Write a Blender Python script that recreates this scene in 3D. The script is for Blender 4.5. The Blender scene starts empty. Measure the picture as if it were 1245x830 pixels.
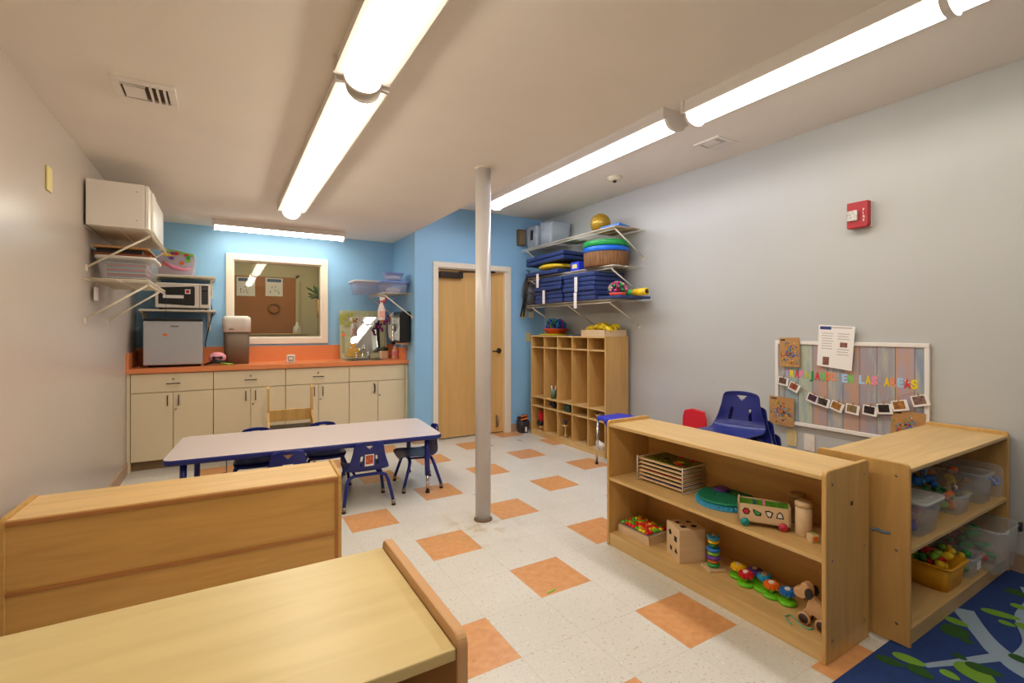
import bpy, bmesh, math, random
from mathutils import Vector, Matrix, Euler
random.seed(7)
PI = math.pi
D = bpy.data
SC = bpy.context.scene
C = SC.collection

# ------------------------------------------------------------------ camera, world, exposure
CAM_Z = 1.284
cam_d = D.cameras.new('camera'); cam = D.objects.new('camera', cam_d); C.objects.link(cam)
cam.location = (0, 0, CAM_Z); cam.rotation_euler = (PI/2, 0, -0.5396)
cam_d.sensor_width = 36; cam_d.lens = 584.79/1245*36
cam_d.shift_y = -(415-400.26)/1245
cam_d.clip_start = 0.02
SC.camera = cam
w = D.worlds.new('world'); SC.world = w; w.use_nodes = True
w.node_tree.nodes['Background'].inputs[0].default_value = (0.5, 0.55, 0.6, 1)
w.node_tree.nodes['Background'].inputs[1].default_value = 0.05
vs = SC.view_settings
vs.view_transform = 'Standard'; vs.look = 'None'; vs.gamma = 1; vs.use_curve_mapping = False
vs.exposure = 0.0
LAMP_WARM = (1.0, 0.89, 0.71); LAMP_COOL = (0.93, 0.95, 1.05); LAMP_MID = (1.0, 0.95, 0.86); LAMP_BACK = (1.0, 0.93, 0.78)
L_A = 20.0; L_C = 20.0; L_D = 18.0; L_E = 10.0; L_B = 18.0

# ------------------------------------------------------------------ materials
def lin(h):
    h = h.lstrip('#'); r = []
    for i in (0, 2, 4):
        c = int(h[i:i+2], 16)/255
        r.append(c/12.92 if c <= .04045 else ((c+.055)/1.055)**2.4)
    return (r[0], r[1], r[2], 1)
MATS = {}
def mat(name, col, rough=.5, metal=0, spec=.5, noise=0, nscale=20, bump=0, bscale=200, emit=None, estr=0, stretch=None):
    if name in MATS: return MATS[name]
    m = D.materials.new(name); m.use_nodes = True; nt = m.node_tree; b = nt.nodes['Principled BSDF']
    c = lin(col) if isinstance(col, str) else col
    b.inputs['Base Color'].default_value = c
    b.inputs['Roughness'].default_value = rough; b.inputs['Metallic'].default_value = metal
    b.inputs['Specular IOR Level'].default_value = spec
    tc = nt.nodes.new('ShaderNodeTexCoord')
    if noise:
        n = nt.nodes.new('ShaderNodeTexNoise'); n.inputs['Scale'].default_value = nscale; n.inputs['Detail'].default_value = 4
        mp = nt.nodes.new('ShaderNodeMapping'); 
        if stretch: mp.inputs['Scale'].default_value = stretch
        nt.links.new(tc.outputs['Object'], mp.inputs[0]); nt.links.new(mp.outputs[0], n.inputs[0])
        r = nt.nodes.new('ShaderNodeValToRGB')
        r.color_ramp.elements[0].position = .3; r.color_ramp.elements[1].position = .7
        r.color_ramp.elements[0].color = tuple(x*(1-noise) for x in c[:3])+(1,)
        r.color_ramp.elements[1].color = tuple(min(1, x*(1+noise*.6)) for x in c[:3])+(1,)
        nt.links.new(n.outputs[0], r.inputs[0]); nt.links.new(r.outputs[0], b.inputs['Base Color'])
    if bump:
        n2 = nt.nodes.new('ShaderNodeTexNoise'); n2.inputs['Scale'].default_value = bscale
        nt.links.new(tc.outputs['Object'], n2.inputs[0])
        bp = nt.nodes.new('ShaderNodeBump'); bp.inputs['Strength'].default_value = bump; bp.inputs['Distance'].default_value = .002
        nt.links.new(n2.outputs[0], bp.inputs['Height']); nt.links.new(bp.outputs[0], b.inputs['Normal'])
    if emit:
        b.inputs['Emission Color'].default_value = emit if len(emit) == 4 else tuple(emit)+(1,)
        b.inputs['Emission Strength'].default_value = estr
    MATS[name] = m
    return m
def wood(name, col, axis=0, rough=.38, amt=.16, scale=3.0):
    """long-grained veneer, grain running along the given object axis"""
    if name in MATS: return MATS[name]
    m = D.materials.new(name); m.use_nodes = True; nt = m.node_tree; b = nt.nodes['Principled BSDF']
    c = lin(col); b.inputs['Roughness'].default_value = rough; b.inputs['Specular IOR Level'].default_value = .35
    tc = nt.nodes.new('ShaderNodeTexCoord'); mp = nt.nodes.new('ShaderNodeMapping')
    s = [7.0, 7.0, 7.0]; s[axis] = .7; mp.inputs['Scale'].default_value = s
    n = nt.nodes.new('ShaderNodeTexNoise'); n.inputs['Scale'].default_value = scale; n.inputs['Detail'].default_value = 7; n.inputs['Distortion'].default_value = .8
    r = nt.nodes.new('ShaderNodeValToRGB')
    r.color_ramp.elements[0].position = .25; r.color_ramp.elements[1].position = .75
    r.color_ramp.elements[0].color = (c[0]*(1-amt), c[1]*(1-amt*1.2), c[2]*(1-amt*1.5), 1)
    r.color_ramp.elements[1].color = (min(1, c[0]*(1+amt*.5)), min(1, c[1]*(1+amt*.5)), min(1, c[2]*(1+amt*.5)), 1)
    nt.links.new(tc.outputs['Object'], mp.inputs[0]); nt.links.new(mp.outputs[0], n.inputs[0])
    nt.links.new(n.outputs[0], r.inputs[0]); nt.links.new(r.outputs[0], b.inputs['Base Color'])
    MATS[name] = m
    return m
def clearplastic(name, col, alpha=.45, rough=.25):
    if name in MATS: return MATS[name]
    m = D.materials.new(name); m.use_nodes = True; nt = m.node_tree; b = nt.nodes['Principled BSDF']
    b.inputs['Base Color'].default_value = lin(col); b.inputs['Roughness'].default_value = rough
    t = nt.nodes.new('ShaderNodeBsdfTransparent'); mx = nt.nodes.new('ShaderNodeMixShader'); mx.inputs[0].default_value = alpha
    nt.links.new(t.outputs[0], mx.inputs[1]); nt.links.new(b.outputs[0], mx.inputs[2])
    nt.links.new(mx.outputs[0], nt.nodes['Material Output'].inputs[0])
    MATS[name] = m
    return m
def glassmat():
    m = D.materials.new('window glass'); m.use_nodes = True; nt = m.node_tree
    t = nt.nodes.new('ShaderNodeBsdfTransparent'); g = nt.nodes.new('ShaderNodeBsdfGlossy'); g.inputs['Roughness'].default_value = .01
    f = nt.nodes.new('ShaderNodeFresnel'); f.inputs[0].default_value = 1.5
    t.inputs[0].default_value = (.93, .95, .93, 1)
    mx = nt.nodes.new('ShaderNodeMixShader')
    nt.links.new(f.outputs[0], mx.inputs[0]); nt.links.new(t.outputs[0], mx.inputs[1]); nt.links.new(g.outputs[0], mx.inputs[2])
    nt.links.new(mx.outputs[0], nt.nodes['Material Output'].inputs[0])
    return m

# ------------------------------------------------------------------ mesh builder
class MB:
    def frame(s, plane, a0, a1, b0, b1, d0, d1, e, bev=0):
        '''mitre-free picture frame: rails run full width, stiles sit between them. plane 'xz','yz','xy'; d = depth range'''
        def bx(p, q, r_, t_):
            if plane == 'xz': s.box(p, q, d0, d1, r_, t_, bev)
            elif plane == 'yz': s.box(d0, d1, p, q, r_, t_, bev)
            else: s.box(p, q, r_, t_, d0, d1, bev)
        bx(a0, a1, b1-e, b1); bx(a0, a1, b0, b0+e); bx(a0, a0+e, b0+e, b1-e); bx(a1-e, a1, b0+e, b1-e)
        return s
    def __init__(s): s.bm = bmesh.new(); s.mi = 0
    def m(s, i): s.mi = i; return s
    def _fin(s, faces, smooth=False):
        for f in faces: f.material_index = s.mi; f.smooth = smooth
    def _new(s, before, smooth=False):
        s._fin([f for f in s.bm.faces if f not in before], smooth)
    def box(s, x0, x1, y0, y1, z0, z1, bev=0, rot=None, seg=2):
        """axis box, optional bevel; rot = Matrix applied after"""
        before = set(s.bm.faces)
        r = bmesh.ops.create_cube(s.bm, size=1)
        vv = r['verts']
        cx, cy, cz = (x0+x1)/2, (y0+y1)/2, (z0+z1)/2
        for v in vv:
            v.co = Vector((v.co.x*abs(x1-x0)+cx, v.co.y*abs(y1-y0)+cy, v.co.z*abs(z1-z0)+cz))
        if bev:
            es = list({e for v in vv for e in v.link_edges})
            bmesh.ops.bevel(s.bm, geom=es, offset=bev, segments=seg, affect='EDGES', profile=.5)
        new = [f for f in s.bm.faces if f not in before]
        if rot is not None:
            for v in {v for f in new for v in f.verts}: v.co = rot @ v.co
        s._fin(new, False)
        return s
    def tube(s, pts, r, n=8, cap=True, radii=None, closed=False):
        before = set(s.bm.faces)
        P = [Vector(p) for p in pts]; rings = []
        N = len(P); up = None
        for i, p in enumerate(P):
            if closed: t = P[(i+1) % N]-P[i-1]
            else: t = (P[min(i+1, N-1)]-P[max(i-1, 0)])
            if t.length < 1e-9: t = Vector((0, 0, 1))
            t.normalize()
            if up is None:
                up = Vector((0, 0, 1)) if abs(t.z) < .9 else Vector((1, 0, 0))
            a = t.cross(up)
            if a.length < 1e-6: a = t.orthogonal()
            a.normalize(); b = a.cross(t).normalized(); up = b
            rr = radii[i] if radii else r
            rings.append([s.bm.verts.new(p+rr*(math.cos(2*PI*k/n)*a+math.sin(2*PI*k/n)*b)) for k in range(n)])
        M = N if closed else N-1
        for i in range(M):
            A = rings[i]; B = rings[(i+1) % N]
            for k in range(n): s.bm.faces.new((A[k], A[(k+1) % n], B[(k+1) % n], B[k]))
        if cap and not closed:
            s.bm.faces.new(rings[0][::-1]); s.bm.faces.new(rings[-1])
        s._new(before, True)
        return s
    def cyl(s, x, y, z0, z1, r, n=24, r2=None):
        before = set(s.bm.faces)
        r2 = r if r2 is None else r2
        A = [s.bm.verts.new((x+r*math.cos(2*PI*k/n), y+r*math.sin(2*PI*k/n), z0)) for k in range(n)]
        B = [s.bm.verts.new((x+r2*math.cos(2*PI*k/n), y+r2*math.sin(2*PI*k/n), z1)) for k in range(n)]
        fs = [s.bm.faces.new((A[k], A[(k+1) % n], B[(k+1) % n], B[k])) for k in range(n)]
        c1 = s.bm.faces.new(A[::-1]); c2 = s.bm.faces.new(B)
        s._fin(fs, True); s._fin([c1, c2], False)
        return s
    def lathe(s, prof, cx=0, cy=0, n=28, axis='z', sx=1, sy=1):
        """prof: list of (r, z)"""
        before = set(s.bm.faces); rings = []
        for r, z in prof:
            rings.append([s.bm.verts.new((cx+max(r, 1e-5)*sx*math.cos(2*PI*k/n), cy+max(r, 1e-5)*sy*math.sin(2*PI*k/n), z)) for k in range(n)])
        for i in range(len(rings)-1):
            for k in range(n): s.bm.faces.new((rings[i][k], rings[i][(k+1) % n], rings[i+1][(k+1) % n], rings[i+1][k]))
        s.bm.faces.new(rings[0][::-1]); s.bm.faces.new(rings[-1])
        s._new(before, True)
        return s
    def prism(s, poly, z0, z1, M=None, smooth=False):
        """extruded polygon in the xy plane"""
        A = [s.bm.verts.new((p[0], p[1], z0)) for p in poly]; B = [s.bm.verts.new((p[0], p[1], z1)) for p in poly]
        n = len(poly)
        side = [s.bm.faces.new((A[k], A[(k+1) % n], B[(k+1) % n], B[k])) for k in range(n)]
        caps = [s.bm.faces.new(A[::-1]), s.bm.faces.new(B)]
        if M is not None:
            for v in A+B: v.co = M @ v.co
        s._fin(side, smooth); s._fin(caps, False)
        return s
    def ball(s, c, r, sc=(1, 1, 1), u=16, v=10):
        before = set(s.bm.faces)
        q = bmesh.ops.create_uvsphere(s.bm, u_segments=u, v_segments=v, radius=1)
        for vv in q['verts']: vv.co = Vector((c[0]+vv.co.x*r*sc[0], c[1]+vv.co.y*r*sc[1], c[2]+vv.co.z*r*sc[2]))
        s._new(before, True)
        return s
    def obj(s, name, mats, parent=None, loc=None, rz=None, rot=None):
        bmesh.ops.recalc_face_normals(s.bm, faces=s.bm.faces[:])
        me = D.meshes.new(name); s.bm.to_mesh(me); s.bm.free()
        if not isinstance(mats, (list, tuple)): mats = [mats]
        for m in mats: me.materials.append(m)
        o = D.objects.new(name, me); C.objects.link(o)
        if parent: o.parent = parent
        if loc: o.location = loc
        if rz is not None: o.rotation_euler = (0, 0, rz)
        if rot is not None: o.rotation_euler = rot
        return o
def tag(o, label, cat, group=None):
    o['label'] = label; o['category'] = cat
    if group: o['group'] = group
    return o
def thing(name, label, cat, loc=(0, 0, 0), rz=0, group=None):
    o = D.objects.new(name, None); C.objects.link(o); o.empty_display_size = .1
    o.location = loc; o.rotation_euler = (0, 0, rz)
    return tag(o, label, cat, group)
def struct(o):
    o['kind'] = 'structure'; return o
def dup(root, loc=None, rz=None, label=None, group=None):
    r = root.copy(); C.objects.link(r)
    if loc: r.location = loc
    if rz is not None: r.rotation_euler = (0, 0, rz)
    if label: r['label'] = label
    if group: r['group'] = group
    for ch in list(root.children):
        c = ch.copy(); C.objects.link(c); c.parent = r
        for g in ch.children:
            d = g.copy(); C.objects.link(d); d.parent = c
    return r
def rrect(hx, hy, r, n=6, cx=0, cy=0):
    pts = []
    for (sx, sy, a0) in ((1, 1, 0), (-1, 1, PI/2), (-1, -1, PI), (1, -1, 3*PI/2)):
        for k in range(n+1):
            a = a0+PI/2*k/n
            pts.append((cx+sx*(hx-r)+r*math.cos(a), cy+sy*(hy-r)+r*math.sin(a)))
    return pts
def textmesh(name, txt, size, m, parent=None, M=None, extrude=.001, align='LEFT', offset=0):
    cu = D.curves.new(name, 'FONT'); cu.body = txt; cu.size = size; cu.extrude = extrude; cu.align_x = align; cu.offset = offset
    t = D.objects.new(name, cu); C.objects.link(t)
    dg = bpy.context.evaluated_depsgraph_get(); dg.update()
    me = D.meshes.new_from_object(t.evaluated_get(dg)); me.name = name
    D.objects.remove(t, do_unlink=True)
    me.materials.clear(); me.materials.append(m)
    o = D.objects.new(name, me); C.objects.link(o)
    if parent: o.parent = parent
    if M is not None: o.matrix_local = M
    return o
# orientation matrices for flat artwork: local x = text direction, local y = up, local z = out of the wall
def on_right_wall(x, y, z, tilt=0):     # wall normal -X, reading direction -Y
    return Matrix.Translation((x, y, z)) @ Matrix(((0, 0, -1, 0), (-1, 0, 0, 0), (0, 1, 0, 0), (0, 0, 0, 1))) @ Matrix.Rotation(tilt, 4, 'Z')
def facing_front(x, y, z, tilt=0):      # normal -Y, reading direction +X
    return Matrix.Translation((x, y, z)) @ Matrix(((1, 0, 0, 0), (0, 0, -1, 0), (0, 1, 0, 0), (0, 0, 0, 1))) @ Matrix.Rotation(tilt, 4, 'Z')

# palette
m_wall = mat('lavender grey paint', '#bfc0bd', .34, noise=.02, nscale=2)
m_wall_left = mat('warm grey gloss paint', '#c2b6ac', .30, noise=.02, nscale=2)
m_blue = mat('sky blue paint', '#93c6ee', .45, noise=.02, nscale=2)
m_ceil = mat('white ceiling paint', '#f1eae0', .8, noise=.02, nscale=3)
m_trim = mat('cream painted trim', '#efe4d2', .4)
m_base = mat('tan vinyl baseboard', '#b3967a', .5)
m_white = mat('white painted metal', '#ece6de', .35)
m_wire = mat('white coated wire', '#e6ddc9', .4)
m_black = mat('black plastic', '#131316', .4)
m_dark = mat('dark bronze metal', '#3a2f28', .4, .6)
m_chrome = mat('chrome', '#d8d8d8', .18, 1)
m_steel = mat('brushed nickel', '#a59a8a', .3, 1)
m_maple = wood('maple veneer', '#d8b67c', 0)
m_maple_y = wood('maple veneer crosswise', '#d6b884', 1)
m_maple_v = wood('maple veneer upright', '#d4aa68', 2)
m_maple_back = wood('maple back panel', '#d0a15c', 0)
m_honey = wood('honey laminate', '#cba05c', 0)
m_honey_top = wood('honey laminate top', '#e0bc80', 0)
m_honey_edge = mat('brown edge band', '#a8703a', .4)
m_yel = wood('pale yellow laminate', '#cfba84', 0, rough=.36, amt=.10)
m_pink_edge = mat('tan bullnose edge', '#c99b6c', .35)
m_cab = mat('cream cabinet laminate', '#e6d6b4', .45)
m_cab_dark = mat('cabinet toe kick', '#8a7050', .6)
m_orange = mat('orange laminate', '#ea8e58', .3, noise=.10, nscale=160)
m_plblue = mat('navy blue plastic', '#1c2778', .35)
m_frblue = mat('blue enamelled steel', '#1d2880', .3)
m_royal = mat('royal blue plastic', '#2340d8', .35)
m_vinyl = mat('navy blue vinyl', '#23386f', .42)
m_clear = clearplastic('clear frosted plastic', '#e6ebf0', .20)
m_clear_lav = clearplastic('clear lavender plastic', '#c3cbf0', .25)
m_lidblue = mat('blue translucent lid', '#7f9be8', .3)
m_lidwhite = mat('off white lid', '#e6dfd6', .4)
m_paper = mat('white paper', '#f2ede6', .8)
m_card = mat('brown cardboard', '#b98a55', .85, noise=.08, nscale=30)
m_red = mat('red plastic', '#d0202c', .35)
m_green = mat('green plastic', '#2fa04a', .35)
m_lime = mat('lime plastic', '#8cc63a', .35)
m_yellow = mat('yellow plastic', '#f2c81e', .35)
m_or = mat('orange plastic', '#ee7420', .35)
m_bluetoy = mat('bright blue plastic', '#2474c8', .35)
m_teal = mat('teal plastic', '#159a9a', .4)
m_purple = mat('purple plastic', '#6a3f9e', .4)
m_pink = mat('pink plastic', '#e58aa8', .4)
m_lwood = wood('pale beech', '#dcc09a', 0, amt=.08)
m_skyb = mat('sky blue toy plastic', '#39a3d6', .35)

XL, XS, XR, YB, YD, ZL, ZH, YF = -.745, 1.835, 3.60, 6.0, 5.18, 2.376, 2.705, -1.6

# ================================================================== STRUCTURE
# floor: white speckled vinyl tile with orange tiles on a knight's-move pattern
def floor_mat():
    m = D.materials.new('vinyl tile floor'); m.use_nodes = True; nt = m.node_tree; b = nt.nodes['Principled BSDF']; L = nt.links.new
    def N(t, **k):
        n = nt.nodes.new(t)
        for a, v in k.items(): setattr(n, a, v)
        return n
    def math_(op, a, b_=None):
        n = N('ShaderNodeMath', operation=op)
        for i, v in enumerate((a, b_)):
            if v is None: continue
            if isinstance(v, (int, float)): n.inputs[i].default_value = v
            else: L(v, n.inputs[i])
        return n.outputs[0]
    tc = N('ShaderNodeTexCoord'); sep = N('ShaderNodeSeparateXYZ'); L(tc.outputs['Object'], sep.inputs[0])
    T = .3048
    u = math_('SUBTRACT', math_('DIVIDE', sep.outputs[0], T), 2.2804); v = math_('SUBTRACT', math_('DIVIDE', sep.outputs[1], T), 4.2363)
    iu = math_('FLOOR', u); iv = math_('FLOOR', v)
    k = math_('FLOORED_MODULO', math_('ADD', iu, math_('MULTIPLY', iv, 3)), 5)
    isor = math_('COMPARE', k, 3); isor.node.inputs[2].default_value = .2
    fu = math_('FRACT', u); fv = math_('FRACT', v)
    du = math_('MINIMUM', fu, math_('SUBTRACT', 1, fu)); dv = math_('MINIMUM', fv, math_('SUBTRACT', 1, fv))
    seam = math_('LESS_THAN', math_('MINIMUM', du, dv), .0045)
    def noise(sc, lo, hi, ca, cb, det=3):
        n = N('ShaderNodeTexNoise'); n.inputs['Scale'].default_value = sc; n.inputs['Detail'].default_value = det; L(tc.outputs['Object'], n.inputs[0])
        r = N('ShaderNodeValToRGB'); r.color_ramp.elements[0].position = lo; r.color_ramp.elements[1].position = hi
        r.color_ramp.elements[0].color = ca; r.color_ramp.elements[1].color = cb; L(n.outputs[0], r.inputs[0]); return r.outputs[0]
    base = noise(2.2, .35, .65, lin('#d6d3ca'), lin('#dedbd3'))
    spk = noise(75, .62, .68, (0, 0, 0, 1), (1, 1, 1, 1), 2)
    spk2 = noise(55, .64, .70, (0, 0, 0, 1), (1, 1, 1, 1), 2)
    def mix(f, a, c):
        n = N('ShaderNodeMix', data_type='RGBA'); 
        L(f, n.inputs[0])
        for i, v in ((6, a), (7, c)):
            if isinstance(v, tuple): n.inputs[i].default_value = v
            else: L(v, n.inputs[i])
        return n.outputs[2]
    wh = mix(spk, base, lin('#c3b59c')); wh = mix(spk2, wh, lin('#e8e4db'))
    orr = noise(28, .3, .7, lin('#d39560'), lin('#dfa670'))
    # scuffed yellow-brown wear near the column
    col = mix(isor, wh, orr)
    vm = N('ShaderNodeVectorMath', operation='DISTANCE'); L(tc.outputs['Object'], vm.inputs[0]); vm.inputs[1].default_value = (1.40, 2.78, 0)
    mr = N('ShaderNodeMapRange'); mr.inputs[1].default_value = .38; mr.inputs[2].default_value = .03; mr.inputs[3].default_value = 0; mr.inputs[4].default_value = .55
    L(vm.outputs['Value'], mr.inputs[0])
    st = noise(9, .5, .62, (0, 0, 0, 1), (1, 1, 1, 1), 5)
    col = mix(math_('MULTIPLY', mr.outputs[0], st), col, lin('#b59a68'))
    col = mix(math_('MULTIPLY', seam, .28), col, lin('#9a8c78'))
    L(col, b.inputs['Base Color'])
    rr = N('ShaderNodeTexNoise'); rr.inputs['Scale'].default_value = 5; L(tc.outputs['Object'], rr.inputs[0])
    m2 = N('ShaderNodeMapRange'); m2.inputs[3].default_value = .22; m2.inputs[4].default_value = .42; L(rr.outputs[0], m2.inputs[0]); L(m2.outputs[0], b.inputs['Roughness'])
    b.inputs['Specular IOR Level'].default_value = .45
    return m
struct(MB().box(XL-.1, XR+.1, YF-.1, YB+.12, -.1, 0).obj('floor', floor_mat()))
struct(MB().box(XL-.1, XS, YF-.1, YB+.12, ZL, ZL+.45).obj('ceiling', m_ceil))
struct(MB().box(XS, XR+.1, YF-.1, YB+.12, ZH, ZH+.1).obj('ceiling', m_ceil))
struct(MB().box(XL-.1, XL, YF-.1, YB+.12, 0, ZL).obj('wall_left', m_wall_left))
struct(MB().box(XR, XR+.1, YF-.1, YB+.12, 0, ZH).obj('wall_right', m_wall))
struct(MB().box(XL-.1, XR+.1, YF-.1, YF, 0, ZH).obj('wall_front', m_wall))
WX0, WX1, WZ0, WZ1 = .085, .985, 1.19, 2.035      # window opening
mb = MB(); mb.box(XL-.1, WX0, YB, YB+.12, 0, ZL); mb.box(WX1, XS, YB, YB+.12, 0, ZL)
mb.box(WX0, WX1, YB, YB+.12, 0, WZ0); mb.box(WX0, WX1, YB, YB+.12, WZ1, ZL)
struct(mb.obj('wall_back', m_blue))
struct(MB().box(XS, XS+.1, YD+.1, YB+.12, 0, ZL).obj('wall_alcove', m_blue))
DX0, DX1, DZ = 2.105, 3.015, 2.0
mb = MB(); mb.box(XS, DX0, YD, YD+.1, 0, ZH); mb.box(DX1, XR, YD, YD+.1, 0, ZH); mb.box(DX0, DX1, YD, YD+.1, DZ, ZH)
struct(mb.obj('wall_door', m_blue))
# baseboards
struct(MB().box(XL, XL+.012, YF, 5.47, 0, .10).obj('baseboard_left', m_base))
struct(MB().box(XR-.012, XR, YF, YD, 0, .10).obj('baseboard_right', m_base))
mb = MB(); mb.box(XS, DX0-.06, YD-.012, YD, 0, .10); mb.box(DX1+.065, XR-.012, YD-.012, YD, 0, .10)
struct(mb.obj('baseboard_door', m_base))
struct(MB().box(XS-.012, XS, YD, 5.42, 0, .10).obj('baseboard_alcove', m_base))
# door frame
mb = MB(); mb.box(DX0-.058, DX0, YD-.02, YD, 0, DZ, .003); mb.box(DX1, DX1+.062, YD-.02, YD, 0, DZ, .003)
mb.box(DX0-.058, DX1+.062, YD-.02, YD, DZ, DZ+.062, .003)
mb.box(DX0, DX0+.012, YD, YD+.1, 0, DZ); mb.box(DX1-.012, DX1, YD, YD+.1, 0, DZ); mb.box(DX0+.012, DX1-.012, YD, YD+.1, DZ-.012, DZ)
struct(mb.obj('trim_1', m_trim))
m_door = wood('birch door veneer', '#dcb272', 2, rough=.35, amt=.10, scale=2.2)
door = struct(MB().box(DX0+.014, DX1-.014, YD+.045, YD+.085, .012, DZ-.014).obj('door_1', m_door))
mb = MB(); mb.box(DX0+.03, DX0+.32, YD-.015, YD+.045, 1.885, 1.955, .006)
mb.obj('door_closer', m_dark, door)
mb = MB(); mb.box(DX0+.27, DX0+.30, YD-.03, YD+.02, 1.955, 1.965); mb.tube([(DX0+.28, YD+.0, 1.962), (DX0+.52, YD-.05, 1.968), (DX0+.75, YD-.005, 1.985)], .009, 8)
mb.obj('closer_arm', m_dark, door)
mb = MB(); mb.tube([(2.935, YD+.045, 1.02), (2.935, YD+.03, 1.02)], .032, 20); mb.tube([(2.935, YD+.045, 1.02), (2.935, YD-.01, 1.02)], .011, 12)
mb.tube([(2.935, YD-.012, 1.02), (2.86, YD-.014, 1.015), (2.82, YD-.012, 1.015)], .009, 10)
mb.obj('door_lever', m_dark, door)
mb = MB(); mb.tube([(2.905, YD+.045, .21), (2.905, YD+.01, .20), (2.905, YD+.005, .13), (2.90, YD+.01, .085)], .008, 8); mb.box(2.895, 2.915, YD+.035, YD+.047, .07, .22)
mb.obj('kick_down_stop', m_steel, door)
mb = MB()
for z in (.25, 1.0, 1.75): mb.tube([(DX0+.016, YD+.04, z-.05), (DX0+.016, YD+.04, z+.05)], .006, 8)
mb.obj('hinge', m_steel, door)
# window frame
mb = MB()
fw = .068
mb.frame('xz', WX0-fw, WX1+fw, WZ0-fw, WZ1+fw, YB-.022, YB, fw, .003)
mb.frame('xz', WX0, WX1, WZ0, WZ1, YB-.005, YB+.12, .012)
win = struct(mb.obj('window_1', m_trim))
MB().box(WX0+.012, WX1-.012, YB+.055, YB+.061, WZ0+.012, WZ1-.012).obj('window_pane', glassmat(), win)

# ---- room behind the window
m_beige = mat('beige corridor paint', '#cdc2a0', .7)
struct(MB().box(-2.2, 3.0, YB+.12, 8.3, -.1, 0).obj('floor', mat('corridor floor', '#b8ab94', .5)))
struct(MB().box(-2.2, 3.0, YB+.12, 8.3, 2.45, 2.55).obj('ceiling', m_ceil))
struct(MB().box(-2.2, 3.0, 8.0, 8.1, 0, 2.45).obj('wall_corridor_far', m_beige))
struct(MB().box(-2.3, -2.2, YB+.12, 8.3, 0, 2.45).obj('wall_corridor_left', m_beige))
struct(MB().box(1.25, 1.35, YB+.12, 8.0, 0, 2.45).obj('wall_corridor_right', m_beige))
d2 = struct(MB().box(.02, .935, 7.955, 8.0, 0, 2.06).obj('door_2', mat('reddish brown door', '#b0713f', .4, noise=.08, nscale=6)))
mb = MB(); mb.box(.935, .98, 7.94, 8.0, 0, 2.1); mb.box(-.03, .98, 7.94, 8.0, 2.06, 2.1)
struct(mb.obj('trim_2', m_beige))
def poster(name, x0, x1, z0, z1, y, label, top):
    mb = MB(); mb.box(x0, x1, y-.003, y, z0, z1)
    o = mb.obj(name, m_paper); tag(o, label, 'poster')
    mb = MB(); mb.box(x0+.02, x1-.02, y-.005, y-.003, z1-.06, z1-.015); mb.obj('header', mat('poster blue', '#4a6690', .7), o)
    mb = MB()
    for i in range(7):
        hx = random.uniform(x0+.04, x1-.05); hz = random.uniform(z0+.03, (z0+z1)/2)
        mb.box(hx, hx+.010, y-.005, y-.003, hz, hz+.028)
    mb.obj('drawing', mat('poster sketch', '#8a8078', .7), o)
    return o
poster('wall_poster', .155, .39, 1.767, 2.04, 7.95, 'white poster at the left behind the window on the brown door', 0)
poster('wall_poster', .525, .755, 1.776, 2.045, 7.95, 'white poster with blue heading right of middle behind the window', 0)
mb = MB(); mb.tube([(.64+.07*math.cos(a*PI/10), 7.94, 1.60+.07*math.sin(a*PI/10)) for a in range(20)], .016, 8, closed=True)
tag(mb.obj('wreath', mat('straw wreath', '#9a6a34', .9)), 'round straw wreath hung on the brown door behind the window', 'wreath')
t = thing('low_cabinet', 'low cabinet with dark doors standing behind the window', 'cabinet', (.2, 7.35, 0))
MB().box(-.6, .78, -.16, .2, 0, 1.20).obj('body', m_cab, t)
MB().box(-.62, .8, -.19, .22, 1.20, 1.225, .004).obj('top', mat('tan counter top', '#c9a878', .5), t)
for i in range(5): MB().box(-.58+i*.27, -.34+i*.27, -.172, -.16, .65, 1.185).obj('door', mat('charcoal panel', '#3a3836', .4), t)
mb = MB(); mb.lathe([(.045, 1.225), (.05, 1.25), (.048, 1.31), (.02, 1.345), (.016, 1.37), (.004, 1.385)], .87, 7.27)
tag(mb.obj('white_bottle', m_lidwhite), 'white squat bottle on the low cabinet behind the window', 'bottle')
t = thing('wall_planter', 'tan hanging wall planter with green leaves behind the window', 'plant', (1.18, 7.2, 1.43))
MB().lathe([(.035, 0), (.06, .03), (.07, .27), (.06, .27), (.055, .25)]).obj('pot', mat('tan planter', '#c08e50', .6), t)
mb = MB()
for i in range(60):
    a = random.uniform(0, 2*PI); r = random.uniform(.05, .2); z = .27+random.uniform(.02, .2)
    b0 = Vector((.02*math.cos(a), .02*math.sin(a), .25)); b1 = Vector((min(.06, r*math.cos(a)), r*math.sin(a), z))
    mid = (b0+b1)/2+Vector((0, 0, .03)); mb.tube([b0, mid, b1, b1+(b1-mid)*.35], .006, 5, radii=[.002, .004, .012, .001])
mb.obj('leaves', mat('plant green', '#4b6a3c', .6), t)
# unseen lamp, added to brighten the room behind the window
t = thing('added_corridor_lamp', 'added unseen ceiling lamp lighting the corridor behind the window', 'ceiling light', (.6, 7.0, 2.45))
MB().box(-.6, .6, -.1, .1, -.05, 0, .005).obj('housing', m_white, t)
MB().box(-.58, .58, -.08, .08, -.075, -.05, .01).obj('diffuser', mat('added lamp diffuser', '#ffffff', .5, emit=(1, .86, .62), estr=16.0), t)

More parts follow.
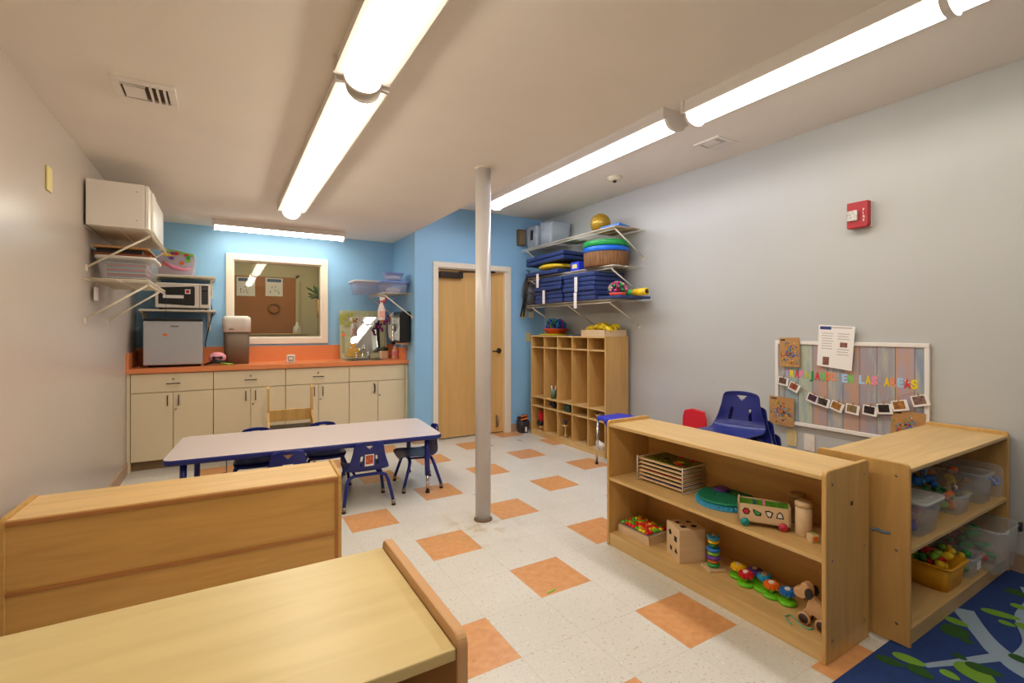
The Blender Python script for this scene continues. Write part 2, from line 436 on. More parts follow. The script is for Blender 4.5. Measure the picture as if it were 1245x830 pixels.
# ---- ceiling lights
def fixture(label, loc, length, W, body, lens, color, strength, rz=0, joint=False, capdrop=0, lf=.64):
    t = thing('ceiling_light', label, 'ceiling light', loc, rz, None)
    h = W/2
    mb = MB(); mb.prism([(-h*.92, 0), (-h*.92, -body*.35), (-h, -body), (h, -body), (h*.92, -body*.35), (h*.92, 0)], -length/2, length/2,
             Matrix.Rotation(PI/2, 4, 'X')); mb.obj('housing', m_white, t)
    prof = [(h*lf*math.cos(a), -body-lens*math.sin(a)) for a in [PI*k/14 for k in range(15)]]
    le = mat('diffuser glow %.2f %.2f %.1f' % (color[1], color[2], strength), '#ffffff', .5, emit=color, estr=strength)
    mb = MB()
    segs = [(-length/2+.012, length/2-.012)] if not joint else [(-length/2+.012, -.003), (.003, length/2-.012)]
    for a, b in segs: 
        mb2 = MB(); mb2.prism(prof, a, b, Matrix.Rotation(PI/2, 4, 'X'), True); mb2.obj('diffuser', le, t)
    cap = [(-h*1.03, .0), (-h*1.03, -body)]+[(h*(lf+.08)*-math.cos(a), -body-(lens+.012+capdrop)*math.sin(a)) for a in [PI*k/12 for k in range(13)]]+[(h*1.03, -body), (h*1.03, 0)]
    for s in (-1, 1):
        a, b = sorted((s*(length/2-.010), s*(length/2+.006)))
        MB().prism(cap, a, b, Matrix.Rotation(PI/2, 4, 'X')).obj('end_cap', m_white, t)
    return t
fixture('long warm ceiling light nearest the viewer on the low ceiling', (.49, .80, ZL), 2.44, .225, .062, .045, LAMP_WARM, L_A, 0, lf=.58)
fixture('long warm ceiling light on the low ceiling running toward the window wall', (.505, 3.33, ZL-.004), 2.52, .215, .062, .045, LAMP_WARM, L_A, 0, True, .01, lf=.60)
fixture('white ceiling light over the sky blue window wall', (.535, 5.66, ZL), 1.25, .20, .060, .030, LAMP_BACK, L_B, PI/2, lf=.8)
fixture('long ceiling light on the raised ceiling nearest the blue door wall', (2.52, 3.35, ZH), 2.42, .23, .080, .042, LAMP_COOL, L_C, 0, lf=.68)
fixture('ceiling light on the raised ceiling right of the small vent', (2.56, 1.40, ZH), 1.25, .23, .080, .042, LAMP_MID, L_D, 0, lf=.68)
fixture('ceiling light cut off by the upper right corner of the photo', (2.56, .14, ZH), 1.25, .23, .080, .042, LAMP_MID, L_E, 0, lf=.68)

# ---- vents, detector
def vent(label, loc, wx, wy, nbars):
    t = thing('ceiling_vent', label, 'vent', loc)
    mb = MB(); e = .03
    mb.frame('xy', -wx/2, wx/2, -wy/2, wy/2, -.012, 0, e, .002)
    mb.obj('frame', m_white, t)
    MB().box(-wx/2+e*.8, wx/2-e*.8, -wy/2+e*.8, wy/2-e*.8, -.002, 0).obj('duct_opening', mat('dark grey-brown duct', '#57493c', .9), t)  # flat dark grey-brown plate behind the louvres
    mb = MB(); 
    mb.box(-wx/2+e+.01, 0, -wy/2+e+.03, wy/2-e-.015, -.012, -.006)
    mb.box(-wx/2+e+.0, 0.005, -wy/2+e+.012, -wy/2+e+.02, -.012, -.004)
    for i in range(nbars):
        x = .018+i*(wx/2-e-.01)/nbars
        mb.box(x, x+.009, -wy/2+e, wy/2-e, -.016, -.003, rot=None)
    mb.obj('louvres', m_white, t)
vent('larger white ceiling vent on the low ceiling at left', (-.307, 2.76, ZL), .235, .225, 3)
vent('smaller white ceiling vent on the raised ceiling at right', (3.22, 2.35, ZH), .24, .22, 5)
t = thing('smoke_detector', 'small round smoke detector on the raised ceiling', 'smoke detector', (3.13, 3.36, ZH))
MB().lathe([(.065, 0), (.07, -.012), (.055, -.03), (.02, -.036)][::-1]).obj('body', mat('ivory plastic', '#e8dcc0', .5), t)
MB().lathe([(.014, -.05), (.02, -.036)]).obj('sensor', m_dark, t)

# ---- column
t = thing('support_column', 'pale grey round steel column in the middle of the floor', 'column', (1.504, 2.892, 0))
MB().cyl(0, 0, .0, ZL, .052, 40).obj('shaft', mat('glossy grey white enamel', '#cfcac8', .28, noise=.03, nscale=8), t)
MB().lathe([(.062, 0), (.061, .008), (.054, .014)]).obj('base_ring', mat('rusty caulk ring', '#7a6248', .8), t)
MB().lathe([(.053, ZL-.012), (.056, ZL-.002)]).obj('top_collar', m_trim, t)

# ================================================================== COUNTER AND CABINETS
CY = 5.42
tp = thing('base_cabinet', 'x', 'cabinet')
def base_cabinet(x0, x1, label, pull, lockx=None, single=False):
    t = thing('base_cabinet', label, 'cabinet', (x0, CY, 0), 0, 'cream base cabinets under the orange worktop'); W = x1-x0
    mb = MB(); mb.box(0.001, W-.001, .018, .575, .09, .886)
    mb.obj('body', m_cab, t)
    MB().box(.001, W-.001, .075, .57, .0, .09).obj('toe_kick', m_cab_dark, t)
    g = .0025
    dr = MB().box(g, W-g, 0, .018, .712, .880, .002).obj('drawer_front' if pull else 'false_front', m_cab, t)
    if pull:
        mb = MB(); mb.tube([(W/2-.05, 0, .787), (W/2-.05, -.025, .787), (W/2+.05, -.025, .787), (W/2+.05, 0, .787)], .0045, 8); mb.obj('handle', m_dark, dr)
        MB().tube([(W/2, .002, .826), (W/2, -.006, .826)], .009, 14).obj('lock', m_steel, dr)
    for s in (0, 1):
        a, b = (g, W/2-g) if s == 0 else (W/2+g, W-g)
        d = MB().box(a, b, 0, .018, .095, .704, .002).obj('door', m_cab, t)
        hx = W/2+(-.042 if s == 0 else .042)
        if not single:
            mb = MB(); mb.tube([(hx, 0, .675), (hx, -.022, .675), (hx, -.022, .585), (hx, 0, .585)], .0045, 8); mb.obj('handle', m_dark, d)
        elif s == 0:
            mb = MB(); mb.tube([(hx, 0, .675), (hx, -.03, .66), (hx, -.032, .60), (hx, 0, .575)], .008, 8); mb.obj('handle', m_black, d)
        if s == 1: MB().tube([(W/2+.02, .002, .546), (W/2+.02, -.006, .546)], .009, 14).obj('lock', m_steel, d)
    return t
D.objects.remove(tp)
cx = [-.716, -.086, .542, 1.174, 1.80]
names = ['cream base cabinet at the left end below the small refrigerator', 'cream base cabinet below the grey bin and window, second from the left wall',
         'cream base cabinet behind the wooden chair, third from the left wall', 'cream base cabinet below the sink with one black handle']
for i in range(4): base_cabinet(cx[i], cx[i+1]-.001, names[i], i < 3, single=(i == 3))
mb = MB(); mb.box(XL+.002, -.718, CY, CY+.57, .0, .886); tag(mb.obj('filler_strip', m_cab), 'narrow cream filler strip between left wall and cabinets', 'filler')
mb = MB(); mb.box(1.801, XS-.002, CY, CY+.57, .0, .886); tag(mb.obj('filler_strip', m_cab), 'narrow cream filler strip at the right end of the cabinets', 'filler')
SX0, SX1, SY0, SY1 = 1.20, 1.60, 5.50, 5.84
t = thing('countertop', 'long orange laminate worktop with upstand along the walls', 'countertop', (0, 0, 0))
mb = MB()
mb.box(XL+.002, SX0, 5.39, YB-.002, .888, .93); mb.box(SX1, XS-.002, 5.39, YB-.002, .888, .93)
mb.box(SX0, SX1, 5.39, SY0, .888, .93); mb.box(SX0, SX1, SY1, YB-.002, .888, .93)
mb.obj('worktop', m_orange, t)
mb = MB(); mb.box(XL+.002, XS-.002, YB-.02, YB-.002, .93, 1.10); mb.box(XL+.002, XL+.02, 5.40, YB-.02, .93, 1.07); mb.box(XS-.02, XS-.002, 5.46, YB-.02, .93, 1.07)
mb.obj('backsplash', m_orange, t)
t = thing('sink', 'stainless steel drop-in sink with chrome faucet', 'sink', (0, 0, 0))
mb = MB(); e = .015
mb.box(SX0-e, SX1+e, SY0-e, SY0+.02, .930, .935); mb.box(SX0-e, SX1+e, SY1-.02, SY1+e, .930, .935)
mb.box(SX0-e, SX0+.02, SY0+.02, SY1-.02, .930, .935); mb.box(SX1-.02, SX1+e, SY0+.02, SY1-.02, .930, .935)
mb.obj('rim', m_steel, t)
mb = MB(); mb.box(SX0+.02, SX1-.02, SY0+.02, SY1-.02, .888, .892); mb.box(SX0+.02, SX0+.024, SY0+.02, SY1-.02, .892, .931)
mb.box(SX1-.024, SX1-.02, SY0+.02, SY1-.02, .892, .931); mb.box(SX0+.02, SX1-.02, SY0+.02, SY0+.024, .892, .931); mb.box(SX0+.02, SX1-.02, SY1-.024, SY1-.02, .892, .931)
mb.obj('basin', m_steel, t)
mb = MB(); mb.box(1.33, 1.50, 5.80, 5.845, .935, .955, .006); mb.tube([(1.415, 5.82, .955), (1.415, 5.82, 1.06), (1.415, 5.79, 1.085), (1.415, 5.72, 1.07), (1.415, 5.70, 1.045)], .011, 10)
fc = mb.obj('faucet', m_chrome, t)
for x in (1.345, 1.485): MB().lathe([(.02, .955), (.02, .98), (.012, .985), (.018, 1.01), (.005, 1.015)], x, 5.82).obj('tap_handle', m_chrome, fc)

# fridge
t = thing('mini_refrigerator', 'small silver-grey refrigerator on the orange worktop', 'refrigerator', (-.40, 5.50, .931))
m_fr = mat('silver grey steel', '#b9bcc2', .35, .35)
MB().box(-.215, .215, .045, .44, .015, .455, .008).obj('cabinet', m_black, t)
dd = MB().box(-.235, .225, -.0, .042, .02, .43, .01).obj('door', m_fr, t)
MB().box(-.03, .035, -.002, .001, .375, .388).obj('badge', mat('badge grey', '#6f7378', .4, .5), dd)
mb = MB(); mb.prism([(0, 0), (.032, -.006), (.03, .014), (.012, .024), (-.004, .012)], 0, .002, facing_front(-.085, -.001, .295)); mb.obj('orange_sticker', m_or, dd)
MB().box(-.235, .225, .002, .05, .432, .452, .005).obj('top_strip', m_black, t)
for x in (-.19, .19):
    for y in (.08, .40): MB().cyl(x, y, 0, .016, .014, 12).obj('foot', m_black, t)
# microwave on lower back shelf
def back_shelf(label, z, x0, x1, brx):
    t = thing('wall_shelf', label, 'shelf', ((x0+x1)/2, YB, z), 0, 'off white shelves on the blue wall'); hw = (x1-x0)/2
    MB().box(-hw, hw, -.32, -.002, -.022, 0, .004).obj('board', m_wire, t)
    for bx in brx:
        b = bx-(x0+x1)/2
        mb = MB(); mb.box(b-.014, b+.014, -.02, -.002, -.21, -.022); mb.box(b-.012, b+.012, -.28, -.002, -.034, -.022)
        mb.tube([(b, -.24, -.034), (b, -.02, -.17)], .006, 6); mb.obj('bracket', m_wire, t)
back_shelf('upper off-white shelf on the blue wall carrying the toy bag', 1.815, -.66, -.075, (-.56, -.115))
back_shelf('lower off-white shelf on the blue wall carrying the microwave', 1.478, -.69, -.07, (-.672, -.135))
t = thing('microwave', 'white microwave oven with black window on the lower back shelf', 'microwave', (-.335, 5.66, 1.479))
MB().box(-.225, .215, .012, .30, .012, .255, .008).obj('case', m_lidwhite, t)
dr = MB().box(-.225, .125, -.012, .012, .015, .252, .006).obj('door', m_lidwhite, t)
mb = MB(); mb.prism([(-.20, .05), (.08, .035), (.09, .045), (.09, .215), (.08, .225), (-.20, .205)], 0, .003, facing_front(0, -.012, 0)); mb.obj('door_window', m_black, dr)
MB().box(-.165, .0, -.018, -.015, .105, .135).obj('notice_strip', m_paper, dr)
mb = MB(); mb.box(.01, .055, -.018, -.015, .15, .195); st = mb.obj('sticker', m_paper, dr)
mb = MB(); mb.prism([(.016*math.cos(a*PI/4), .016*math.sin(a*PI/4)) for a in range(8)], 0, .001, facing_front(.032, -.018, .173)); mb.obj('stop_mark', m_red, dr)
MB().box(.128, .215, -.012, .012, .015, .252, .006).obj('control_panel', m_lidwhite, t)
kp = MB().box(.145, .20, -.015, -.011, .05, .235).obj('keypad', m_black, t)
mb = MB()
for i in range(3):
    for j in range(5): mb.box(.150+i*.017, .162+i*.017, -.017, -.0149, .06+j*.024, .074+j*.024)
mb.box(.15, .196, -.017, -.0149, .195, .225)
mb.obj('buttons', mat('key grey', '#44464e', .5), kp)
for x in (-.19, .18):
    for y in (.04, .27): MB().cyl(x, y, 0, .013, .012, 10).obj('foot', m_black, t)
mb = MB(); mb.tube([(-.13, 5.97, 1.60), (-.10, 5.98, 1.45), (-.13, 5.975, 1.33), (-.165, 5.975, 1.15), (-.165, 5.97, 1.1)], .005, 6)
tag(mb.obj('power_cord', m_black), 'black power cord hanging behind the small refrigerator', 'cord')
# colourful zip bag on upper shelf
t = thing('toy_bag', 'clear zip bag printed with bright fruit shapes on the upper back shelf', 'bag', (-.395, 5.82, 1.816), -.05)
m_bag = clearplastic('printed clear vinyl', '#e6b8b4', .4)
mb = MB(); mb.prism([(-.15, 0), (.13, 0), (.15, .16), (.145, .205), (.04, .235), (-.06, .255), (-.13, .24), (-.16, .15)], -.07, .07, Matrix.Rotation(PI/2, 4, 'X')); mb.obj('bag_body', m_bag, t)
bc = [m_yellow, m_lime, m_purple, m_or, m_green, m_red]
for i in range(12):
    x = -.12+.22*random.random(); z = .10+.12*random.random()
    MB().prism([(.022*math.cos(a*PI/5), .018*math.sin(a*PI/5)) for a in range(10)], 0, .001+i*.0003, facing_front(x, -.071, z)).obj('printed_fruit', bc[i % 6], t)
MB().prism([(-.13, .235), (.14, .20), (.14, .215), (-.12, .255)], -.072, .072, Matrix.Rotation(PI/2, 4, 'X')).obj('zip_flap', m_lime, t)
mb = MB(); mb.tube([(-.11, -.076, .13), (-.03, -.08, .075), (.06, -.08, .055), (.12, -.078, .07)], .012, 8, radii=[.008, .02, .014, .004]); mb.obj('pink_strap', m_pink, t)
# pink goggles case on counter
t = thing('pink_toy_mask', 'pink toy with black straps beside the small refrigerator', 'toy', (-.055, 5.58, .931))
MB().ball((0, 0, .075), .075, (1.0, .7, .72)).obj('body', mat('baby pink', '#f0a0b0', .5), t)
mb = MB()
for k in range(3): mb.tube([(-.11+k*.02, -.06, .01+k*.008), (-.03, -.085, .03+k*.012), (.05, -.085, .02+k*.01), (.12-k*.02, -.05, .012)], .010, 6)
mb.ball((-.03, -.06, .075), .016); mb.ball((.03, -.06, .075), .016); mb.tube([(-.03, -.07, .08), (.03, -.07, .08)], .006, 6)
mb.obj('strap', m_black, t)
mb = MB(); mb.tube([(.03, -.09, .025), (.10, -.08, .012), (.13, -.06, .01)], .008, 6); mb.obj('lime_buckle', m_lime, t)
# bin with white lid
t = thing('tall_bin', 'tall grey-brown bin with white rounded lid on the worktop before the window', 'bin', (.115, 5.74, .931), -.1)
def rr_loft(mb, secs, r=.05):
    rings = []
    for hx, hy, z in secs: rings.append([mb.bm.verts.new((p[0], p[1], z)) for p in rrect(hx, hy, min(r, hx*.9, hy*.9))])
    n = len(rings[0])
    for i in range(len(rings)-1):
        for k in range(n):
            f = mb.bm.faces.new((rings[i][k], rings[i][(k+1) % n], rings[i+1][(k+1) % n], rings[i+1][k])); f.material_index = mb.mi; f.smooth = True
    f = mb.bm.faces.new(rings[0][::-1]); f.material_index = mb.mi; f = mb.bm.faces.new(rings[-1]); f.material_index = mb.mi
    return mb
rr_loft(MB(), [(.108, .095, 0), (.115, .10, .33)]).obj('mesh_body', mat('taupe mesh', '#7d6a58', .6, .2, noise=.25, nscale=400), t)
rr_loft(MB(), [(.124, .108, .325), (.126, .11, .45), (.12, .104, .478), (.10, .085, .49)]).obj('lid', mat('warm white plastic', '#e9e3d8', .4), t)
mb = MB(); mb.box(-.06, -.02, -.113, -.107, .35, .358); mb.obj('lid_slot', m_dark, t)
# clock / timer
t = thing('square_timer', 'small white square timer standing on the orange worktop', 'timer', (.61, 5.60, .931))
MB().box(-.043, .043, -.014, .014, 0, .085, .012).obj('case', m_white, t)
MB().prism(rrect(.028, .028, .01, cy=.043), 0, .001, facing_front(0, -.0145, 0)).obj('screen', mat('grey screen', '#9a9a98', .3), t)
MB().prism(rrect(.018, .013, .004, cy=.045), 0, .001, facing_front(0, -.0158, 0)).obj('digits_field', m_white, t)
# mirror with painted frame
t = thing('framed_mirror', 'mirror in a painted frame with a tree and bear leaning on the wall', 'mirror', (1.45, 5.875, .936)); t.rotation_euler = (-.15, 0, 0)
mf = mat('painted pale green frame', '#b9bc98', .6, noise=.18, nscale=30)
mb = MB(); mb.box(-.275, .275, 0, .012, 0, .58); mb.obj('frame', mf, t)
mb = MB(); mb.box(-.155, .195, -.004, 0, .07, .50); mb.obj('glass', mat('mirror silver', '#e8ecec', .02, 1), t)
mb = MB()
for i in range(26):
    a = random.random()*2*PI; r = .085*math.sqrt(random.random())
    mb.prism([(.022*math.cos(q), .018*math.sin(q)) for q in [k*PI/4 for k in range(8)]], 0, .0005+i*.0001, facing_front(-.185+r*math.cos(a), -.005, .47+r*math.sin(a)*1.1))
mb.obj('painted_tree', mat('leaf olive', '#a3a552', .7), t)
mb = MB(); mb.prism(rrect(.016, .13, .01), 0, .001, facing_front(-.24, -.004, .2)); mb.obj('painted_trunk', mat('olive trunk', '#a8a070', .7), t)
mbr = mat('honey bear', '#cf9f45', .7)
mb = MB()
F = lambda x, z, rx, rz_, k=0: mb.prism([(rx*math.cos(q), rz_*math.sin(q)) for q in [j*PI/8 for j in range(16)]], 0, .002+k*.0006, facing_front(x, -.006, z))
F(-.13, .075, .055, .06); F(-.13, .155, .032, .03, 1); F(-.158, .182, .012, .012, 2); F(-.102, .182, .012, .012, 2); F(-.19, .045, .04, .022, 2); F(-.065, .04, .045, .02, 2); F(-.18, .095, .02, .035, 3); F(-.08, .095, .02, .035, 3)
mb.obj('painted_bear', mbr, t)
mb = MB(); mb.prism([(.02*math.cos(q), .02*math.sin(q)) for q in [j*PI/6 for j in range(12)]], 0, .001, facing_front(-.235, -.006, .285)); mb.prism([(.02*math.cos(q), .02*math.sin(q)) for q in [j*PI/6 for j in range(12)]], 0, .001, facing_front(.235, -.006, .46)); mb.obj('painted_flower', m_or, t)
# spray bottle / orchid / soap bottle
t = thing('orchid', 'potted purple orchid at the back corner of the worktop', 'plant', (1.664, 5.80, .931))
MB().box(-.045, .045, -.04, .04, 0, .095, .008).obj('pot', mat('pale peach ceramic', '#e4bfa6', .4), t)
MB().ball((0, 0, .11), .045, (1.2, 1, .7)).obj('leaves', mat('dark leaf', '#22301f', .5), t)
MB().tube([(0, 0, .10), (.01, 0, .25), (.02, -.02, .40), (.045, -.05, .49)], .004, 6).obj('stem', mat('orchid stem', '#9a6a4a', .6), t)
mb = MB()
for i in range(14):
    u = i/13; c = Vector((-.06+.10*u, -.03-.03*u, .34+.17*u))+Vector((random.uniform(-.02, .015), random.uniform(-.02, .02), random.uniform(-.035, .035)))
    mb.ball(c, .017, (1.1, .5, 1), 8, 6)
mb.obj('flowers', mat('magenta petals', '#7a2468', .6), t)
t = thing('lotion_bottle', 'peach lotion bottle with pump top right of the orchid pot', 'bottle', (1.775, 5.72, .931))
MB().lathe([(.034, 0), (.036, .01), (.034, .10), (.026, .118), (.012, .124)], sx=1, sy=.7).obj('bottle', mat('peach plastic', '#dcae92', .4), t)
MB().lathe([(.012, .124), (.012, .14), (.005, .145), (.005, .155)]).obj('pump', m_lidwhite, t)
MB().lathe([(.0345, .035), (.0358, .04), (.035, .085), (.0345, .09)], sx=1.01, sy=.72).obj('label_band', m_pink, t)
# dispensers on alcove wall
t = thing('soap_dispenser', 'white wall soap dispenser with black lens beside the paper towel dispenser', 'dispenser', (XS-.001, 5.77, 1.12))
mb = MB(); mb.prism([(0, .02), (-.07, .02), (-.10, .06), (-.11, .16), (-.105, .30), (-.09, .345), (-.06, .37), (0, .37)], -.06, .06, Matrix.Rotation(PI/2, 4, 'X')); mb.obj('case', m_lidwhite, t)
MB().prism(rrect(.03, .05, .028), 0, .004, on_right_wall(-.108, -.0, .27)).obj('sight_window', m_black, t)
MB().box(-.09, 0, -.05, .05, -.015, .02, .006).obj('push_bar', m_black, t)
t = thing('towel_dispenser', 'black paper towel dispenser on the alcove wall', 'dispenser', (XS-.001, 5.44, 1.13))
MB().box(-.13, 0, -.15, .15, 0, .36, .03, seg=4).obj('cover', mat('glossy black', '#101114', .3), t)
MB().box(-.135, -.11, .11, .13, .02, .33, .006).obj('chrome_edge', m_chrome, t)
MB().box(-.10, -.02, -.13, .13, -.02, .004, .004).obj('bottom_tray', mat('tan tray', '#b98a60', .5), t)

# ================================================================== WIRE SHELVES
def wire_shelf(label, loc, rz, L, Dp, brackets, drop=.27, group=None, solid=False):
    """local: wall on y=0, shelf reaches to y=-Dp, x from 0 to L"""
    t = thing('wire_shelf', label, 'wire shelf', loc, rz, group)
    mb = MB(); n = int(L/.0254)
    for i in range(n+1):
        x = L*i/n
        mb.tube([(x, -.006, 0), (x, -Dp, 0), (x, -Dp, -.032)], .0016, 4)
    for y, z in ((-.006, -.004), (-Dp*.5, -.004), (-Dp, -.001), (-Dp, -.032)): mb.tube([(0, y, z), (L, y, z)], .003, 6)
    mb.obj('deck', m_wire, t)
    for bx in brackets:
        mb = MB(); mb.tube([(bx, -Dp+.012, -.03), (bx, -.012, -drop)], .007, 6); mb.box(bx-.008, bx+.008, -.012, -.001, -drop-.03, -drop+.012)
        mb.obj('bracket', m_wire, t)
    return t
gR = 'white wire shelves above the cubby unit'
wire_shelf('top white wire shelf above the cubby unit on the right wall', (XR, 5.12, 2.275), -PI/2, 1.69, .40, (.12, 1.68), .27, gR)
wire_shelf('middle white wire shelf above the cubby unit on the right wall', (XR, 4.95, 1.905), -PI/2, 1.49, .40, (.04, 1.45), .25, gR)
wire_shelf('bottom white wire shelf above the cubby unit holding the nap mats', (XR, 4.95, 1.575), -PI/2, 1.49, .42, (.09, .79, 1.45), .25, gR)
gL = 'white wire shelves on the left wall'
wire_shelf('upper white wire shelf on the left wall under the white cupboard', (XL, 3.90, 1.93), PI/2, .93, .34, (.06, .88), .25, gL)
wire_shelf('lower white wire shelf on the left wall holding the craft bin', (XL, 3.86, 1.60), PI/2, 1.0, .33, (.05, .72), .25, gL)
wire_shelf('white wire shelf on the alcove wall holding lidded boxes', (XS, 5.94, 1.69), -PI/2, .69, .33, (.10, .677), .26)
# hanging tag left wall
t = thing('paper_tag', 'blank paper tag hanging below the lower left wall shelf', 'tag', (XL+.02, 4.1, 1.595)); 
MB().box(-.001, .001, -.02, .10, -.12, -.035).obj('card', m_paper, t)
MB().tube([(0, .04, -.035), (0, .04, .0)], .0015, 4).obj('tie', m_wire, t)

# left wall cupboard
t = thing('white_cupboard', 'white two-door cupboard on the upper left wall shelf', 'cupboard', (XL+.012, 3.90, 1.934))
MB().box(0, .292, .0, .90, 0, .285, .003).obj('body', m_white, t)
for i, (a, b, op) in enumerate(((.005, .30, 0), (.30, .60, 0), (.60, .895, 0))):
    MB().box(.294, .312, a+.003, b-.003, .003, .282, .003).obj('door', m_white, t)
MB().box(.312, .325, .13, .27, .01, .27, .004).obj('door_pad', m_white, t)
for z in (.05, .235): MB().cyl(0, 0, -.001, .001, .004, 8).obj('screw', m_steel, t, loc=(.25, -.001, z), rot=(PI/2, 0, 0))
# bin on lower-left shelf
def tote(name, label, cat, loc, w, d, h, m_body, rz=0, lid=None, rim=None, group=None, taper=.86, lidh=.018, th=.003):
    t = thing(name, label, cat, loc, rz, group)
    mb = MB(); secs_o = [(w/2*taper, d/2*taper, 0), (w/2, d/2, h)]; r = min(w, d)*.12
    rings = []
    for hx, hy, z in [(w/2*taper, d/2*taper, 0), (w/2, d/2, h), (w/2-th, d/2-th, h), (w/2*taper-th, d/2*taper-th, th*1.2)]:
        rings.append([mb.bm.verts.new((p[0], p[1], z)) for p in rrect(hx, hy, r)])
    n = len(rings[0])
    for i in range(3):
        for k in range(n): f = mb.bm.faces.new((rings[i][k], rings[i][(k+1) % n], rings[i+1][(k+1) % n], rings[i+1][k])); f.smooth = True
    mb.bm.faces.new(rings[0][::-1]); mb.bm.faces.new(rings[3])
    mb.obj('tub', m_body, t)
    mb = MB(); P = rrect(w/2+.004, d/2+.004, r)
    mb.tube([(p[0], p[1], h-.003) for p in P], .005, 6, closed=True); mb.obj('rim', rim or m_body, t)
    if lid: 
        mb = MB(); mb.prism(rrect(w/2+.01, d/2+.01, r+.005), h+.003, h+lidh, None, True); mb.prism(rrect(w/2-.02, d/2-.02, r), h+lidh, h+lidh+.004); mb.obj('lid', lid, t)
    return t
tote('craft_bin', 'clear craft bin with off-white lid on the lower left wall shelf', 'bin', (XL+.185, 4.24, 1.604), .30, .42, .145, m_clear, lid=m_lidwhite)
for i in range(26):
    cm = [m_pink, m_red, m_or, m_purple, m_lidwhite, m_lime, m_royal][i % 7]
    z = 1.610+.0045*i
    mb = MB(); a = random.uniform(-.25, .25)
    mb.box(-.105, .105, -.145, .145, 0, .0035); tag(mb.obj('craft_sheet', cm, None, (XL+.185+random.uniform(-.004, .004), 4.24+random.uniform(-.01, .01), z), a*.12), 'folded coloured craft sheet inside the clear craft bin', 'craft sheet', 'sheets in the craft bin')
mb = MB(); mb.box(0, .30, 0, .40, 0, .012, .002); tag(mb.obj('picture_board', mat('rust brown board', '#8a4424', .6), None, (XL+.02, 4.05, 1.7735)), 'flat rust-brown board lying on the craft bin lid', 'board')
mb = MB(); mb.box(0, .24, 0, .30, 0, .03, .003); tag(mb.obj('black_folder', m_black, None, (XL+.03, 4.08, 1.787)), 'black folder stacked on the rust-brown board', 'folder')
mb = MB(); mb.box(0, .29, 0, .42, 0, .012, .002); tag(mb.obj('cardboard_sheet', m_card, None, (XL+.02, 4.03, 1.818)), 'flat cardboard sheet topmost under the white cupboard', 'cardboard')
mb = MB(); mb.box(0, .16, 0, .05, 0, .2, .01); tag(mb.obj('dark_speaker_box', m_black, None, (XL+.10, 4.60, 1.603)), 'dark box at the far end of the lower left wall shelf', 'box')
mb = MB(); mb.tube([(-.411, 4.855, 1.565), (-.409, 4.855, 1.45), (-.411, 4.855, 1.36)], .0012, 5); mb.ball((-.411, 4.855, 1.352), .005); tag(mb.obj('hanging_string', m_black), 'thin black string hanging from the left wall shelf', 'string')

# boxes on alcove shelf
tote('storage_box', 'long lavender-clear storage box with white lid on the alcove shelf', 'box', (1.49, 5.72, 1.694), .44, .36, .13, m_clear_lav, rz=0, lid=m_lidwhite)
tote('storage_box', 'lower clear storage box with blue lid on the alcove shelf', 'box', (1.66, 5.42, 1.694), .30, .20, .115, m_clear_lav, lid=m_lidblue)
tote('storage_box', 'small clear box with blue lid on top of the other blue-lidded box', 'box', (1.66, 5.43, 1.832), .21, .16, .085, m_clear_lav, lid=m_lidblue, lidh=.012)
for dx, dz in ((.0, 1.702), (.0, 1.838)): 
    mb = MB(); mb.ball((1.66+dx, 5.42, dz+.032), .05, (1.7, 1.2, .6), 20, 10); tag(mb.obj('paper_plates', m_paper), 'white paper plates inside the %s blue-lidded box' % ('lower' if dz < 1.8 else 'small upper'), 'plates')
t = thing('spray_bottle', 'white spray bottle with red trigger hanging from the alcove shelf', 'bottle', (1.49, 5.285, 1.385))
MB().lathe([(.036, .0), (.04, .01), (.04, .11), (.03, .15), (.014, .185), (.014, .20)], sy=.65).obj('bottle', mat('milky plastic', '#ead6cc', .4), t)
MB().box(-.026, .03, -.028, .028, .03, .10, .004).obj('print_label', mat('pink label', '#e4a79a', .6), t)
mb = MB(); mb.lathe([(.017, .20), (.018, .225)]); mb.box(-.02, .035, -.012, .012, .225, .255, .006); hd = mb.obj('spray_head', mat('milky plastic', '#ead6cc', .4), t)
mb = MB(); mb.box(.035, .055, -.011, .011, .23, .252, .004); mb.tube([(.02, 0, .228), (.035, 0, .205), (.04, 0, .185)], .006, 6); mb.box(-.018, .018, -.018, .018, .20, .215, .003); mb.obj('trigger', m_red, hd)

